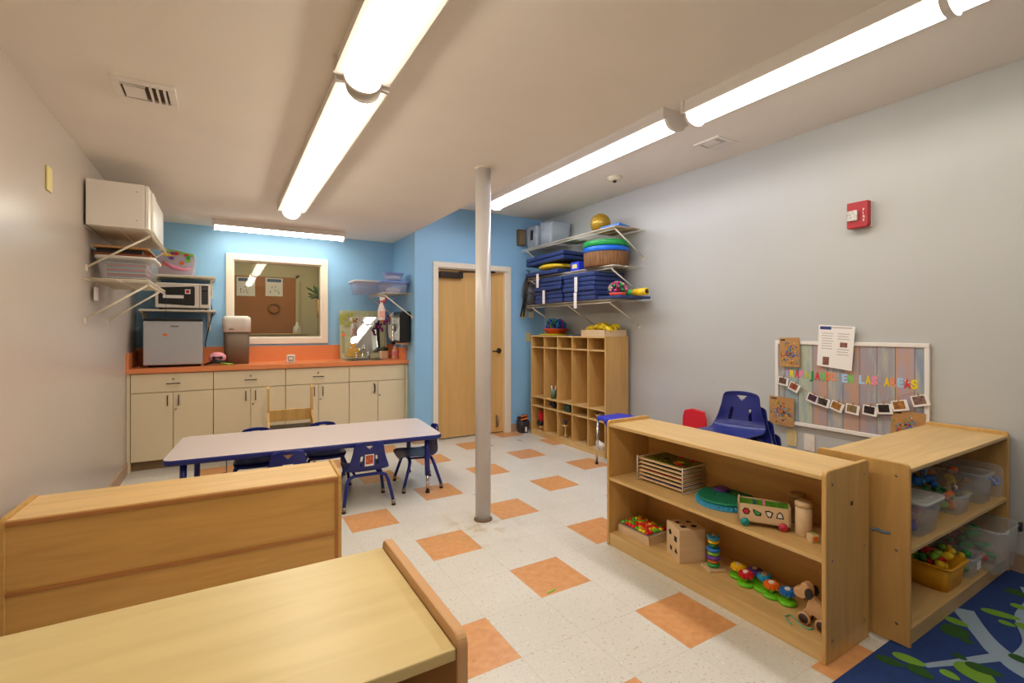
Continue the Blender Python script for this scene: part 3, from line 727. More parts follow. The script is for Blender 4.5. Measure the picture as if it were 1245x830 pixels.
# ================================================================== SHELVING UNITS
def bookcase(label, loc, rz, W, H, Dp, shelfz, mside, mtop, mback, base=.055, proud=.02, thick=.018, bolts=False, backrail=False, m_edge=None):
    """local: front faces -Y at y=0, back at y=Dp, x from 0 to W"""
    t = thing('low_bookcase', label, 'bookcase', loc, rz)
    for x0 in (0, W-thick):
        mb = MB(); M = Matrix(((0, 0, 1, x0), (1, 0, 0, 0), (0, 1, 0, 0), (0, 0, 0, 1)))
        r = .022
        poly = [(0, 0), (Dp, 0)]+[(Dp-r+r*math.cos(a), H-r+r*math.sin(a)) for a in [PI/2*k/5 for k in range(6)]]+[(r-r*math.sin(a), H-r+r*math.cos(a)) for a in [PI/2*k/5 for k in range(6)]]
        mb.prism(poly, 0, thick, M); s = mb.obj('side_panel', mside, t)
        bv = s.modifiers.new('b', 'BEVEL'); bv.width = .004; bv.segments = 2; bv.limit_method = 'ANGLE'
        if bolts:
            xo = -.001 if x0 == 0 else W+.001
            for by in (.045, Dp-.045):
                for bz in (.085, shelfz[0]-.01, H-.055):
                    mb = MB(); mb.ball((xo, by, bz), .006, (.4, 1, 1), 10, 6); mb.obj('bolt', m_steel, s)
    a, b = thick, W-thick
    MB().box(a, b, .004, Dp-.004, H-proud-thick, H-proud, .003).obj('top_board', mtop, t)
    for z in shelfz: MB().box(a, b, .006, Dp-.012, z-thick, z, .002).obj('shelf_board', mtop, t)
    MB().box(a, b, .006, Dp-.012, base, base+.018, .002).obj('bottom_board', mtop, t)
    MB().box(a, b, .008, .026, 0, base).obj('kick_board', mtop, t)
    if backrail:
        zr = backrail
        MB().box(a, b, Dp-.012, Dp-.006, .03, H-proud-thick-.001).obj('back_panel', mback, t)
        mb = MB(); mb.box(a, b, Dp-.006, Dp+.003, zr-.007, zr+.007, .002); mb.box(a, b, Dp-.006, Dp+.003, H-proud-thick-.004, H-proud-thick+.012, .002)
        mb.box(a, a+.012, Dp-.006, Dp+.0, .03, H-proud-thick)
        mb.obj('back_trim', m_edge, t)
    else:
        MB().box(a, b, Dp-.012, Dp-.004, .0, H-proud-thick).obj('back_panel', mback, t)
    return t
# S1 front faces -X : local -Y -> world -X => rz=-90deg ; local x -> world -y
bookcase('long open maple bookcase of toys in the middle right, facing left', (1.968, 2.182, 0), -PI/2, 1.225, .741, .345, [.402], m_maple_v, m_maple, m_maple_back, bolts=True)
bookcase('open maple bookcase of plastic tubs at right standing by the rug', (2.357, .834, 0.0), 0, 1.225, .741, .355, [.392], m_maple_v, m_maple, m_maple_back, bolts=True)
MB().box(1.2248, 1.2262, .188, .204, .578, .594).obj('black_plug', m_black, [o for o in D.objects if o.name.startswith('low_bookcase')][0])
# S0 with its back to us; opening faces +Y: rz=180
S0 = bookcase('low honey bookcase seen from its back, against the left wall', (.506, 2.748, 0), PI-.045, 1.205, .585, .315, [.31], m_honey, m_honey_top, m_honey, backrail=.30, m_edge=m_honey_edge, proud=.010)
S3 = bookcase('pale yellow-topped bookcase closest to the viewer at bottom left', (-.735, .735, 0), 0, 1.09, .772, .445, [.40], m_pink_edge, m_yel, m_honey, proud=.022, thick=.021)
mb = MB(); mb.tube([(2.345, .962, .44), (2.352, .95, .445), (2.356, .925, .44), (2.3545, .90, .445)], .006, 6); tag(mb.obj('cable_tie', mat('blue grey tie', '#6f8fa8', .5)), 'blue-grey tie joining the two maple bookcases', 'tie')

# ---- cubby unit
t = thing('cubby_unit', 'tall maple cubby unit with five columns against the right wall', 'cubby unit', (3.244, 4.962, 0), -PI/2)
W, H, Dp, th = 1.35, 1.212, .31, .018
for x in (0, W-th): MB().box(x, x+th, 0, Dp, 0, H, .003).obj('side_panel', m_maple_v, t)
MB().box(th, W-th, 0, Dp, H-th, H, .003).obj('top_board', m_maple, t)
MB().box(th, W-th, .006, Dp-.008, .05, .068).obj('bottom_board', m_maple, t)
MB().box(th, W-th, .01, .028, 0, .05).obj('kick_board', m_maple, t)
MB().box(th, W-th, Dp-.008, Dp, 0, H-th).obj('back_panel', m_maple_back, t)
cw = (W-2*th-4*.014)/5
for i in range(1, 5):
    x = th+i*cw+(i-1)*.014; MB().box(x, x+.014, .004, Dp-.008, .068, H-th).obj('divider', m_maple_v, t)
for z in (.365, .475, 1.075): MB().box(th, W-th, .003, Dp-.008, z-.016, z, .002).obj('shelf_board', m_maple, t)
def cub(i, z, inset=.1):   # world position inside a column
    x = th+(i+.5)*cw+i*.014
    return (3.244+inset, 4.962-x, z)
p = (3.300, 4.565, .476); t = thing('toothbrush_cup', 'green cup of brushes in a cubby, second column', 'cup', p)
MB().lathe([(.028, 0), (.034, .10), (.031, .10), (.026, .006)]).obj('cup', mat('sage green plastic', '#5a7a64', .5), t)
for k in range(4): MB().tube([(.0+.01*math.cos(k*1.6), .01*math.sin(k*1.6), .01), (.035*math.cos(k*1.6), .035*math.sin(k*1.6), .15)], .004, 6).obj('brush', m_lidwhite, t)
p = (3.302, 4.560, .366); mb = MB(); mb.ball((0, 0, .035), .035, (1, 1.1, 1)); mb.ball((-.03, .02, .05), .022); mb.tube([(-.02, -.03, .05), (-.03, -.05, .09)], .01, 6)
tag(mb.obj('plush_toy', mat('black plush', '#26222a', .9), None, p), 'small dark plush toy in the middle row of cubbies, second column', 'toy')
p = (3.300, 4.290, .366); mb = MB(); mb.box(-.03, .03, -.05, .05, 0, .075, .008); mb.cyl(-.01, .03, .075, .085, .012, 10); tag(mb.obj('dark_pouch', mat('dark green pouch', '#26403a', .6), None, (p[0], p[1]-.01, p[2])), 'dark green pouch in the middle row of cubbies, third column', 'pouch')
p = (3.325, 3.765, .366); t = thing('tan_basket', 'small tan basket in the middle row of cubbies, nearest column', 'basket', (p[0], p[1]-.02, p[2]))
MB().lathe([(.05, 0), (.075, .05), (.07, .05), (.045, .006)], sy=1.1).obj('basket', mat('tan straw', '#b9935c', .8), t)
MB().ball((0, 0, .048), .045, (1, 1, .5)).obj('cloth', mat('grey cloth', '#8a7a66', .9), t)
p = (3.310, 4.870, .069); t = thing('red_plush', 'red and black plush on the floor of the farthest cubby', 'toy', (p[0], p[1]-.05, p[2]))
MB().ball((0, 0, .16), .05, (1, .9, 1.3)).obj('body', mat('red plush', '#c01820', .9), t)
MB().ball((0, .02, .08), .045, (1.2, 1.2, .9)).obj('skirt', m_black, t); MB().cyl(0, 0, 0, .05, .03, 12, .04).obj('stand', m_card, t)
p = (3.300, 4.335, .069); t = thing('toy_plant', 'small purple toy plant on a little stand in the third cubby column', 'toy', (p[0], p[1], p[2]))
MB().lathe([(.022, 0), (.010, .02), (.010, .125), (.045, .13), (.045, .138), (.01, .138)]).obj('tray_stand', m_maple, t)
mb = MB()
for k in range(7): mb.tube([(0, 0, .14), (.03*math.cos(k), .03*math.sin(k), .2)], .007, 5, radii=[.003, .009])
mb.obj('petals', mat('grey purple leaves', '#5a4460', .7), t)
p = (3.272, 3.745, .069); t = thing('white_shoe', 'white sneaker on the floor of the nearest cubby column', 'shoe', (p[0]+.03, p[1], p[2]))
mb = MB(); mb.ball((0, 0, .035), .04, (.8, 1.5, .8)); mb.ball((0, .04, .05), .03, (.9, 1, .9)); mb.obj('upper', m_paper, t)
mb = MB(); mb.prism(rrect(.033, .065, .03), 0, .015); mb.obj('sole', mat('grey sole', '#b8b4a4', .7), t)
# things on top of the cubby
t = thing('magnet_shape_basket', 'orange basket of blue and red toy frames on a yellow tray atop the cubbies', 'basket', (3.40, 4.66, 1.233))
MB().lathe([(.10, 0), (.14, .05), (.145, .06), (.135, .06), (.10, .01)], sy=1.2).obj('basket', mat('orange red basket', '#c8401c', .5), t)
for k in range(18):
    a = k*.7; c = Vector((.06*math.cos(a*1.3), .10*math.sin(a*1.3), .065+.008*(k%9))); s_ = .048
    pts = [(c.x+s_*math.cos(q)*math.cos(a), c.y+s_*math.cos(q)*math.sin(a), c.z+s_*math.sin(q)) for q in [j*PI/4+PI/8 for j in range(8)]]
    MB().tube(pts, .010, 6, closed=True).obj('frame_piece', [m_bluetoy, m_red, m_bluetoy, m_royal, m_green, m_bluetoy, m_red, m_royal, m_skyb][k % 9], t)
mb = MB(); rr_loft(mb, [(.13, .16, 0), (.15, .18, .018)]); tag(mb.obj('yellow_tray', mat('yellow green tray', '#d8cc1e', .4), None, (3.40, 4.66, 1.213)), 'yellow tray under the orange basket atop the cubbies', 'tray')
mb = MB(); mb.box(-.10, .10, -.13, .13, 0, .012, .003); tag(mb.obj('blue_book', m_vinyl, None, (3.40, 4.20, 1.2125)), 'flat dark blue book lying on top of the cubby unit', 'book')
t = thing('wooden_tray', 'pale wooden tray of yellow scarves on top of the cubby unit', 'tray', (3.40, 3.82, 1.213), -.05)
mb = MB(); hx, hy, z = .14, .20, .065
mb.box(-hx, hx, -hy, hy, 0, .008); mb.box(-hx, -hx+.01, -hy, hy, .008, z); mb.box(hx-.01, hx, -hy, hy, .008, z); mb.box(-hx, hx, -hy, -hy+.01, .008, z); mb.box(-hx, hx, hy-.01, hy, .008, z)
mb.obj('tray_body', m_lwood, t)
m_scarf = mat('yellow satin', '#e8c818', .35)
for k in range(24):
    x = random.uniform(-.07, .07); y = random.uniform(-.15, .17); z = .06+.085*max(0, 1-abs(y+.02)/.19)*random.uniform(.35, 1)
    a = random.uniform(-.6, .6)+PI/2
    pts = [(x+.075*u*math.cos(a)+.012*math.sin(u*6+k), y+.075*u*math.sin(a), z+.02*math.cos(u*2)-.012) for u in [-1, -.6, -.2, .2, .6, 1]]
    o = MB().tube(pts, .02, 8, radii=[.008, .022, .028, .024, .026, .008]).obj('yellow_scarf', m_scarf, None, (3.40, 3.82, 1.213), -.05)
    tag(o, 'yellow satin scarf heaped in the wooden tray atop the cubbies', 'scarf', 'yellow scarves in the wooden tray')

# ---- things on the right wall wire shelves (shelf decks at 2.275, 1.905, 1.575; front x = 3.20)
def mat_pile(y0, y1, x0, x1, z0, n, th, where, grp):
    for i in range(n):
        jx = random.uniform(-.012, .012); jy = random.uniform(-.012, .012)
        mb = MB()
        mb.box(x0, x1, y0, y1, 0, th*.98, .013, seg=4)
        o = mb.obj('nap_mat', m_vinyl, None, (jx, jy, z0+i*th))
        order = ['lowest', 'second', 'third', 'fourth', 'fifth', 'sixth', 'seventh', 'eighth'][i]
        if i == n-1: order = 'topmost'
        tag(o, 'navy blue folded nap mat, %s of the %s' % (order, where), 'nap mat', grp)
mat_pile(3.66, 4.16, 3.13, 3.55, 1.580, 6, .0475, 'nearer pile on the bottom wire shelf', 'navy nap mats on the wire shelves')
mat_pile(4.20, 4.72, 3.13, 3.55, 1.580, 6, .0475, 'farther pile on the bottom wire shelf', 'navy nap mats on the wire shelves')
mb = MB(); mb.box(3.14, 3.55, 4.28, 4.93, 0, .045, .012); tag(mb.obj('nap_mat', m_vinyl, None, (0, 0, 1.912)), 'single navy nap mat under the yellow cushion on the middle wire shelf', 'nap mat', 'navy nap mats on the wire shelves')
mb = MB(); mb.ball((3.33, 4.52, 2.0), .2, (1.1, 1.15, .21), 24, 12); tag(mb.obj('yellow_cushion', mat('yellow vinyl', '#ecc82a', .4)), 'yellow cushion sandwiched between navy nap mats on the middle shelf', 'cushion')
for k, zz in enumerate((2.045, 2.095)):
    mb = MB(); mb.box(-.21, .21, -.33, .33, 0, .045, .012)
    o = mb.obj('nap_mat', m_vinyl, None, (3.35, 4.56, zz)); o.rotation_euler = (-.05, 0, .1)
    tag(o, 'tilted navy nap mat above the yellow cushion, %s of two' % ('lower' if k == 0 else 'upper'), 'nap mat', 'navy nap mats on the wire shelves')
# white name strips hanging on pile fronts
def strip(y, z0, z1, lab):
    t = thing('name_strip', lab, 'label', (3.108, y, z0), 0, 'white name strips on the nap mats')
    MB().box(-.002, 0, -.022, .022, 0, z1-z0).obj('strip_card', m_paper, t)
    mb = MB(); 
    for k in range(int((z1-z0)/.022)): mb.box(-.003, -.002, -.004, .004, .01+k*.022, .022+k*.022)
    mb.obj('writing', mat('grey ink', '#8a8a90', .8), t)
strip(4.615, 1.765, 1.925, 'white name strip on the upper left of the farther mat pile')
strip(4.49, 1.575, 1.725, 'white name strip low on the farther mat pile')
strip(3.91, 1.668, 1.822, 'white name strip high on the nearer mat pile')
strip(3.92, 1.500, 1.662, 'white name strip hanging below the nearer mat pile')
# basket + hoops
t = thing('round_basket', 'round brown bark-like basket on the middle wire shelf', 'basket', (3.36, 3.735, 1.908))
MB().lathe([(.225, 0), (.235, .02), (.24, .15), (.225, .15), (.22, .02), (.01, .01)], n=48, sx=.92).obj('woven_body', mat('woven bark', '#7d5530', .85, noise=.5, nscale=12, stretch=(6, 6, .6)), t)
def ringy(z, h, r, m, name, lab):
    prof = []
    mb = MB()
    n = 56; rings = []
    for j in range(7):
        a = PI*j/6; rr = r+.012*math.sin(a)-.004*math.cos(5*a); zz = z+h*j/6
        rings.append([mb.bm.verts.new((3.36+(rr+.004*math.sin(k*1.7+j))*.92*math.cos(2*PI*k/n), 3.735+(rr+.004*math.sin(k*1.7+j))*math.sin(2*PI*k/n), zz)) for k in range(n)])
    for i in range(6):
        for k in range(n): f = mb.bm.faces.new((rings[i][k], rings[i][(k+1) % n], rings[i+1][(k+1) % n], rings[i+1][k])); f.smooth = True
    mb.bm.faces.new(rings[0][::-1]); mb.bm.faces.new(rings[-1])
    tag(mb.obj(name, m), lab, 'cushion')
ringy(2.060, .052, .232, mat('shiny blue vinyl', '#1468d8', .3), 'round_cushion', 'round shiny blue cushion on the brown basket')
ringy(2.114, .055, .238, mat('shiny green vinyl', '#1d9a48', .3), 'round_cushion', 'round shiny green cushion on the round blue cushion')
mb = MB(); mb.ball((3.38, 3.735, 2.176), .10, (1.2, 1.2, .14)); tag(mb.obj('white_plate', m_paper), 'white plate atop the round green cushion', 'plate')
t = thing('blue_box', 'small blue box with yellow label at the front of the middle wire shelf', 'box', (3.26, 4.06, 1.908))
MB().box(-.05, .06, -.07, .07, 0, .095, .004).obj('box_body', m_royal, t); MB().box(-.052, -.05, -.04, .04, .025, .07).obj('paper_label', mat('yellow label', '#e6d48a', .6), t)
# top shelf
for k, (y, a) in enumerate(((4.93, .06), (4.64, .28))):
    t = tote('clear_tub', ['empty clear tub with black latch nearest the blue wall on the top shelf', 'empty clear tub leaning on the other tub on the top shelf'][k], 'tub', (3.40, y+.05, 2.281), .30, .24, .27, clearplastic('milky blue plastic', '#d3deea', .5), taper=.9, group=None)
    t.rotation_euler = (a*.4, 0, 0)
    if k == 0: MB().box(-.158, -.148, -.05, .0, .10, .22, .004).obj('latch', m_black, t)
mb = MB(); mb.ball((3.36, 4.12, 2.276+.105), .105, u=24, v=16); tag(mb.obj('gold_ball', mat('gold rubber', '#b3902e', .35, .3)), 'shiny gold ball on the top wire shelf', 'ball')
D.objects['gold_ball'].location = (0, -.30, .002)
mb = MB(); mb.prism([(-.08, -.14), (.10, -.12), (.09, .15), (-.06, .13)], 0, .025); tag(mb.obj('blue_folder', mat('bright blue folder', '#1f7ce0', .4), None, (3.36, 3.62, 2.292), 0, (-.0, .08, .1)), 'bright blue folder on the top wire shelf in front of the gold ball', 'folder')
mb = MB(); mb.box(3.23, 3.56, 3.46, 3.86, 2.279, 2.289, .002); tag(mb.obj('flat_box', m_card), 'flat cardboard game box under the blue folder on the top shelf', 'box')
mb = MB(); mb.box(3.23, 3.56, 4.22, 4.48, 2.279, 2.284, .001); tag(mb.obj('green_sheet', m_green), 'green plastic sheet lying flat on the top wire shelf', 'sheet')
# bottom shelf near end
mb = MB(); mb.box(3.16, 3.56, 3.32, 3.63, 1.580, 1.605, .006); tag(mb.obj('folded_blanket', m_vinyl), 'flat navy blanket overhanging the near end of the bottom wire shelf', 'blanket')
t = thing('bead_pompom', 'pink and green beaded pompom on the bottom wire shelf', 'toy', (3.27, 3.47, 1.606))
MB().lathe([(.07, 0), (.085, .03), (.05, .035)]).obj('red_dish', mat('coral dish', '#e05040', .4), t)
for j, mm in enumerate((m_pink, m_green, mat('magenta bead', '#c8327a', .4))):
    mb = MB()
    for k in range(26):
        a = random.random()*2*PI; b = random.random()*PI/2; r = .085
        mb.ball((r*math.cos(a)*math.cos(b), r*math.sin(a)*math.cos(b), .05+r*math.sin(b)), .013, u=8, v=6)
    mb.obj('bead_cluster', mm, t)
t = thing('rolled_mat', 'yellow rolled mat poking out of the bottom wire shelf', 'roll', (3.38, 3.20, 1.64))
mb = MB(); M = Matrix.Rotation(PI/2, 4, 'X')
mb.tube([(0, .0, 0), (.0, .16, -.003)], .034, 20); mb.obj('yellow_roll', m_yellow, t)
MB().tube([(0, .16, -.002), (0, .30, -.004)], .032, 20).obj('green_roll', m_green, t)
MB().tube([(0, -.001, 0), (0, .01, 0)], .022, 16).obj('hollow_end', m_black, t)
# backpack, outlets etc on door wall
t = thing('backpack', 'grey and black backpack hanging beside the bottom wire shelf', 'backpack', (3.30, 5.06, 1.50))
m_gr = mat('grey nylon', '#6c6a6e', .7)
mb = MB(); mb.ball((0, 0, .24), .12, (.95, .75, 2.0), 20, 14); mb.obj('bag', m_gr, t)
mb = MB(); mb.ball((-.03, -.07, .15), .08, (.9, .6, 1.2), 16, 10); mb.obj('front_pocket', mat('dark grey nylon', '#4a484c', .7), t)
for s in (-1, 1):
    mb = MB(); mb.tube([(-.03*s-.05, -.05, .46), (-.10-.02*s, -.07, .35), (-.125-.012*s, -.05, .1), (-.14-.02*s, -.03, -.06)], .012, 6); mb.obj('shoulder_strap', m_black, t)
mb = MB(); mb.tube([(0, .04, .46), (0, .03, .52), (0, .09, .53)], .008, 6); mb.obj('hang_loop', m_black, t)
def plate(x, y, z, kind, lab, M=None, m=None, name='wall_outlet'):
    t = thing(name, lab, 'outlet' if name == 'wall_outlet' else 'switch', (x, y, z))
    Mx = facing_front(0, 0, 0) if M is None else M
    mb = MB(); mb.prism(rrect(.036, .058, .006), 0, .006, Mx); mb.obj('cover_plate', m or m_trim, t)
    mb = MB()
    if kind == 'switch': mb.prism(rrect(.008, .016, .002), .006, .014, Mx)
    else:
        for zz in (-.022, .022): mb.prism(rrect(.014, .014, .005, cy=zz), .006, .009, Mx)
    mb.obj('toggle' if kind == 'switch' else 'socket', m or m_white, t)
m_ivory = mat('ivory plate', '#d9c48c', .5)
plate(3.345, YD-.001, 1.185, 'switch', 'ivory light switch on the blue wall left of the cubbies', m=m_ivory, name='light_switch')
plate(3.27, YD-.001, 1.49, 'outlet', 'left ivory cover plate below the backpack', m=m_ivory)
plate(3.39, YD-.001, 1.49, 'outlet', 'right ivory cover plate below the backpack')
MR = on_right_wall(0, 0, 0)
plate(XR-.001, 1.985, .485, 'outlet', 'ivory outlet low on the right wall under the display board', MR, m_ivory)
plate(XR-.001, 1.86, .475, 'outlet', 'white outlet low on the right wall beside the ivory one', MR)
# yellow plate on left wall
mb = MB(); mb.box(XL+.001, XL+.008, 3.17, 3.25, 1.965, 2.085, .002); tag(mb.obj('blank_cover_plate', mat('pale yellow plate', '#e8d68a', .5)), 'pale yellow blank cover plate high on the left wall', 'cover plate')
t = thing('wall_speaker', 'small brown wall speaker near the ceiling left of the top shelf', 'speaker', (3.22, YD-.03, 2.34))
MB().box(-.055, .055, -.03, .028, 0, .20, .004).obj('cabinet', mat('brown wood box', '#6b543a', .5), t)
MB().box(-.045, .045, -.034, -.03, .015, .185).obj('grille', mat('taupe cloth', '#8a7658', .9), t)
# black floor bin by cubbies
t = thing('black_caddy', 'black and orange toy bin on the floor left of the cubbies', 'bin', (3.20, 5.08, 0))
rr_loft(MB(), [(.05, .055, 0), (.062, .065, .15)], .02).obj('tub', mat('charcoal plastic', '#2d2c30', .5), t)
mb = MB(); mb.box(-.06, .0, -.05, .05, .15, .20, .015); mb.box(.0, .035, -.05, .04, .15, .22, .012); mb.obj('black_contents', m_black, t)
mb = MB(); mb.tube([(-.06, -.05, .165), (0, -.068, .18), (.035, -.06, .19)], .010, 6); mb.tube([(-.055, -.04, .21), (.0, -.06, .215), (.035, -.05, .225)], .009, 6); mb.obj('orange_contents', m_or, t)
MB().box(-.005, .02, -.068, -.060, .02, .075).obj('white_tag', m_paper, t)

# ================================================================== DISPLAY BOARD ON RIGHT WALL
BX = XR-.004
def plank_mat():
    m = D.materials.new('pastel printed planks'); m.use_nodes = True; nt = m.node_tree; b = nt.nodes['Principled BSDF']; L = nt.links.new
    tc = nt.nodes.new('ShaderNodeTexCoord'); sep = nt.nodes.new('ShaderNodeSeparateXYZ'); L(tc.outputs['Object'], sep.inputs[0])
    d = nt.nodes.new('ShaderNodeMath'); d.operation = 'DIVIDE'; L(sep.outputs[1], d.inputs[0]); d.inputs[1].default_value = .098
    fl = nt.nodes.new('ShaderNodeMath'); fl.operation = 'FLOOR'; L(d.outputs[0], fl.inputs[0])
    fr = nt.nodes.new('ShaderNodeMath'); fr.operation = 'FRACT'; L(d.outputs[0], fr.inputs[0])
    wn = nt.nodes.new('ShaderNodeTexWhiteNoise'); wn.noise_dimensions = '1D'; L(fl.outputs[0], wn.inputs['W'])
    mp = nt.nodes.new('ShaderNodeMapping'); mp.inputs['Scale'].default_value = (1, 9, 1.6); L(tc.outputs['Object'], mp.inputs[0])
    n = nt.nodes.new('ShaderNodeTexNoise'); n.inputs['Scale'].default_value = 3.2; n.inputs['Detail'].default_value = 6; L(mp.outputs[0], n.inputs[0])
    ad = nt.nodes.new('ShaderNodeMath'); ad.operation = 'MULTIPLY_ADD'; L(n.outputs[0], ad.inputs[0]); ad.inputs[1].default_value = .45; L(wn.outputs[0], ad.inputs[2])
    f2 = nt.nodes.new('ShaderNodeMath'); f2.operation = 'FRACT'; L(ad.outputs[0], f2.inputs[0])
    r = nt.nodes.new('ShaderNodeValToRGB'); cr = r.color_ramp; cols = ['#93a9b2', '#b9bfa6', '#a09aa4', '#c29a80', '#b0a0ac', '#8496aa', '#bcb2a4', '#93a9b2']
    cr.elements[0].color = lin(cols[0]); cr.elements[1].color = lin(cols[-1])
    for i, c in enumerate(cols[1:-1]): cr.elements.new((i+1)/7).color = lin(c)
    L(f2.outputs[0], r.inputs[0])
    lt = nt.nodes.new('ShaderNodeMath'); lt.operation = 'LESS_THAN'; L(fr.outputs[0], lt.inputs[0]); lt.inputs[1].default_value = .035
    mx = nt.nodes.new('ShaderNodeMix'); mx.data_type = 'RGBA'; L(lt.outputs[0], mx.inputs[0]); L(r.outputs[0], mx.inputs[6]); mx.inputs[7].default_value = lin('#5a4a52')
    L(mx.outputs[2], b.inputs['Base Color']); b.inputs['Roughness'].default_value = .7
    return m
t = thing('display_board', 'white framed display board printed like pastel planks on the right wall', 'display board', (BX, 1.635, .585))
BW, BH = .465, .615
board = t
MB().box(-.012, 0, -BW+.02, BW-.02, .02, BH-.02).obj('backing', plank_mat(), t)
mb = MB(); e = .026
mb.frame('yz', -BW, BW, 0, BH, -.022, 0, e, .004)
mb.obj('frame', m_white, t)
txt = 'TRABAJANDO EN LAS AREAS'
lc = ['#c79ad8', '#e8d21e', '#d8343c', '#e58ab0', '#b8c828', '#2f8a3c', '#d8343c', '#6fbf6a', '#f0803c', '#f0966a', None, '#a9cdf0', '#7ccf6a', None, '#a9cdf0', '#e8c81e', '#f08aa8', None, '#e8c81e', '#f0966a', '#a9cdf0', '#d8343c', '#e8d21e']
ypos = .392
for i, ch in enumerate(txt):
    if ch == ' ': ypos -= .032; continue
    mm = mat('letter ' + lc[i], lc[i], .6)
    sz = .074
    o = textmesh('letter', ch, sz, mm, board, on_right_wall(-.0125, ypos, .350-.008*(i/22)+random.uniform(-.002, .002)), .0015, offset=.0036)
    wd_ = max(v.co.x for v in o.data.vertices)-min(v.co.x for v in o.data.vertices); lo_ = min(v.co.x for v in o.data.vertices)
    for v in o.data.vertices: v.co.x = (v.co.x-lo_)*(.0335/wd_ if wd_ > .0335 else 1)
    ypos -= .0352
mb = MB()
for (y, z) in ((-.20, .40), (-.345, .385), (-.36, .375), (-.33, .378)):
    mb.ball((-.013, y, z), .005, u=8, v=6)
mb.obj('pins', m_white, board)
# garland
t = thing('photo_garland', 'string garland of small white-bordered photos clipped across the display board', 'garland', (BX-.031, 1.635, .585))
path = [(.40, .345), (.33, .315), (.25, .265), (.17, .24), (.08, .215), (0, .205), (-.10, .205), (-.18, .22), (-.26, .255), (-.33, .29), (-.40, .325)]
MB().tube([(0, a, b) for a, b in path], .0015, 5).obj('twine', m_card, t)
phs = [(.395, .315, -.15), (.315, .28, -.42), (.185, .213, -.35), (.115, .195, -.25), (.03, .178, -.35), (-.065, .172, -.12), (-.165, .178, -.10), (-.245, .20, .12), (-.325, .232, .25), (-.425, .275, .28)]
pc = ['#6a4a3c', '#a8583c', '#5a3a4a', '#4a4038', '#b07a3c', '#9a8258', '#33262a', '#2a2222', '#b4783c', '#8a6a62']
for i, (y, z, a) in enumerate(phs):
    s = .9+.012*i
    M = on_right_wall(-.002, y, z, a)
    ph = MB().prism([(-.042*s, -.034*s), (.042*s, -.034*s), (.042*s, .032*s), (-.042*s, .032*s)], 0, .002, M).obj('photo', m_paper, t)
    MB().prism([(-.034*s, -.022*s), (.026*s, -.022*s), (.026*s, .026*s), (-.034*s, .026*s)], .002, .003, M).obj('picture', mat('snapshot '+pc[i], pc[i], .4, noise=.6, nscale=40), ph)
    MB().prism([(-.003, .024), (.003, .024), (.003, .046), (-.003, .046)], .001, .006, M).obj('clothespin', m_card, t)
# notice paper
t = thing('notice_sheet', 'white printed notice sheet taped above the display board', 'notice', (BX-.03, 1.675, 1.165)); t.scale = (1, .9, .92)
M = on_right_wall(0, 0, 0, -.05)
MB().prism([(-.125, -.15), (.118, -.165), (.125, .155), (-.125, .16)], 0, .001, M).obj('sheet', m_paper, t)
MB().prism([(-.115, .125), (-.035, .125), (-.035, .148), (-.115, .148)], .001, .0015, M).obj('header', mat('navy print', '#28407a', .7), t)
mb = MB()
mb.prism([(-.03, .138), (.105, .138), (.105, .146), (-.03, .146)], .001, .0015, M)
for c0 in (-.10, .012):
    for k in range(9):
        if c0 > 0 and 3 <= k <= 5: continue
        w_ = .085-random.random()*.015
        zz = .095-k*.019
        if c0 < 0 and k > 6: continue
        mb.prism([(c0, zz), (c0+w_, zz), (c0+w_, zz+.005), (c0, zz+.005)], .001, .0013, M)
mb.obj('print_lines', mat('pale print', '#b8b0ac', .8), t)
mb = MB(); mb.prism([(-.085, -.14), (-.04, -.14), (-.04, -.08), (-.085, -.08)], .001, .0014, M); mb.prism([(.03, .0), (.08, .0), (.08, .035), (.03, .035)], .001, .0014, M); mb.obj('printed_picture', mat('print photo', '#8a5a48', .6, noise=.5, nscale=60), t)
# cardboard cards with colourful dots
def card(lab, y, z, w_, h_, tilt, seed, x=BX-.027):
    rnd = random.Random(seed)
    t = thing('dotted_card', lab, 'card', (x, y, z), 0, None); M = on_right_wall(0, 0, 0, tilt)
    MB().prism([(-w_/2, -h_/2), (w_/2, -h_/2), (w_/2, h_/2), (-w_/2, h_/2)], 0, .003, M).obj('cardboard', m_card, t)
    cols = [m_bluetoy, m_yellow, m_red, m_or, m_royal, m_green, m_black, m_skyb]
    for ci, c in enumerate(cols):
        mb = MB()
        for k in range(13):
            cx_ = max(-w_*.42, min(w_*.42, rnd.gauss(0, w_*.2))); cy_ = max(-h_*.42, min(h_*.32, rnd.gauss(-.01, h_*.17))); a = rnd.random()*PI
            l = .0045; q = .0028
            P = [(cx_+l*math.cos(a)*sx-q*math.sin(a)*sy, cy_+l*math.sin(a)*sx+q*math.cos(a)*sy) for sx, sy in ((-1, -1), (1, -1), (1, 1), (-1, 1))]
            mb.prism(P, .003, .0045+.0002*ci, M)
        mb.obj('glued_pieces', c, t)
    MB().prism([(-w_*.42, h_*.40), (-w_*.2, h_*.40), (-w_*.2, h_*.45), (-w_*.42, h_*.45)], .003, .0035, M).obj('writing', m_black, t)
card('brown card of coloured dots at the top left of the display board', 1.985, 1.115, .145, .215, .03, 1)
card('brown card of coloured dots at the lower left of the display board', 2.045, .675, .185, .21, -.02, 2)
card('brown card of coloured dots at the lower right of the display board', 1.275, .685, .17, .20, -.04, 3, BX-.024)
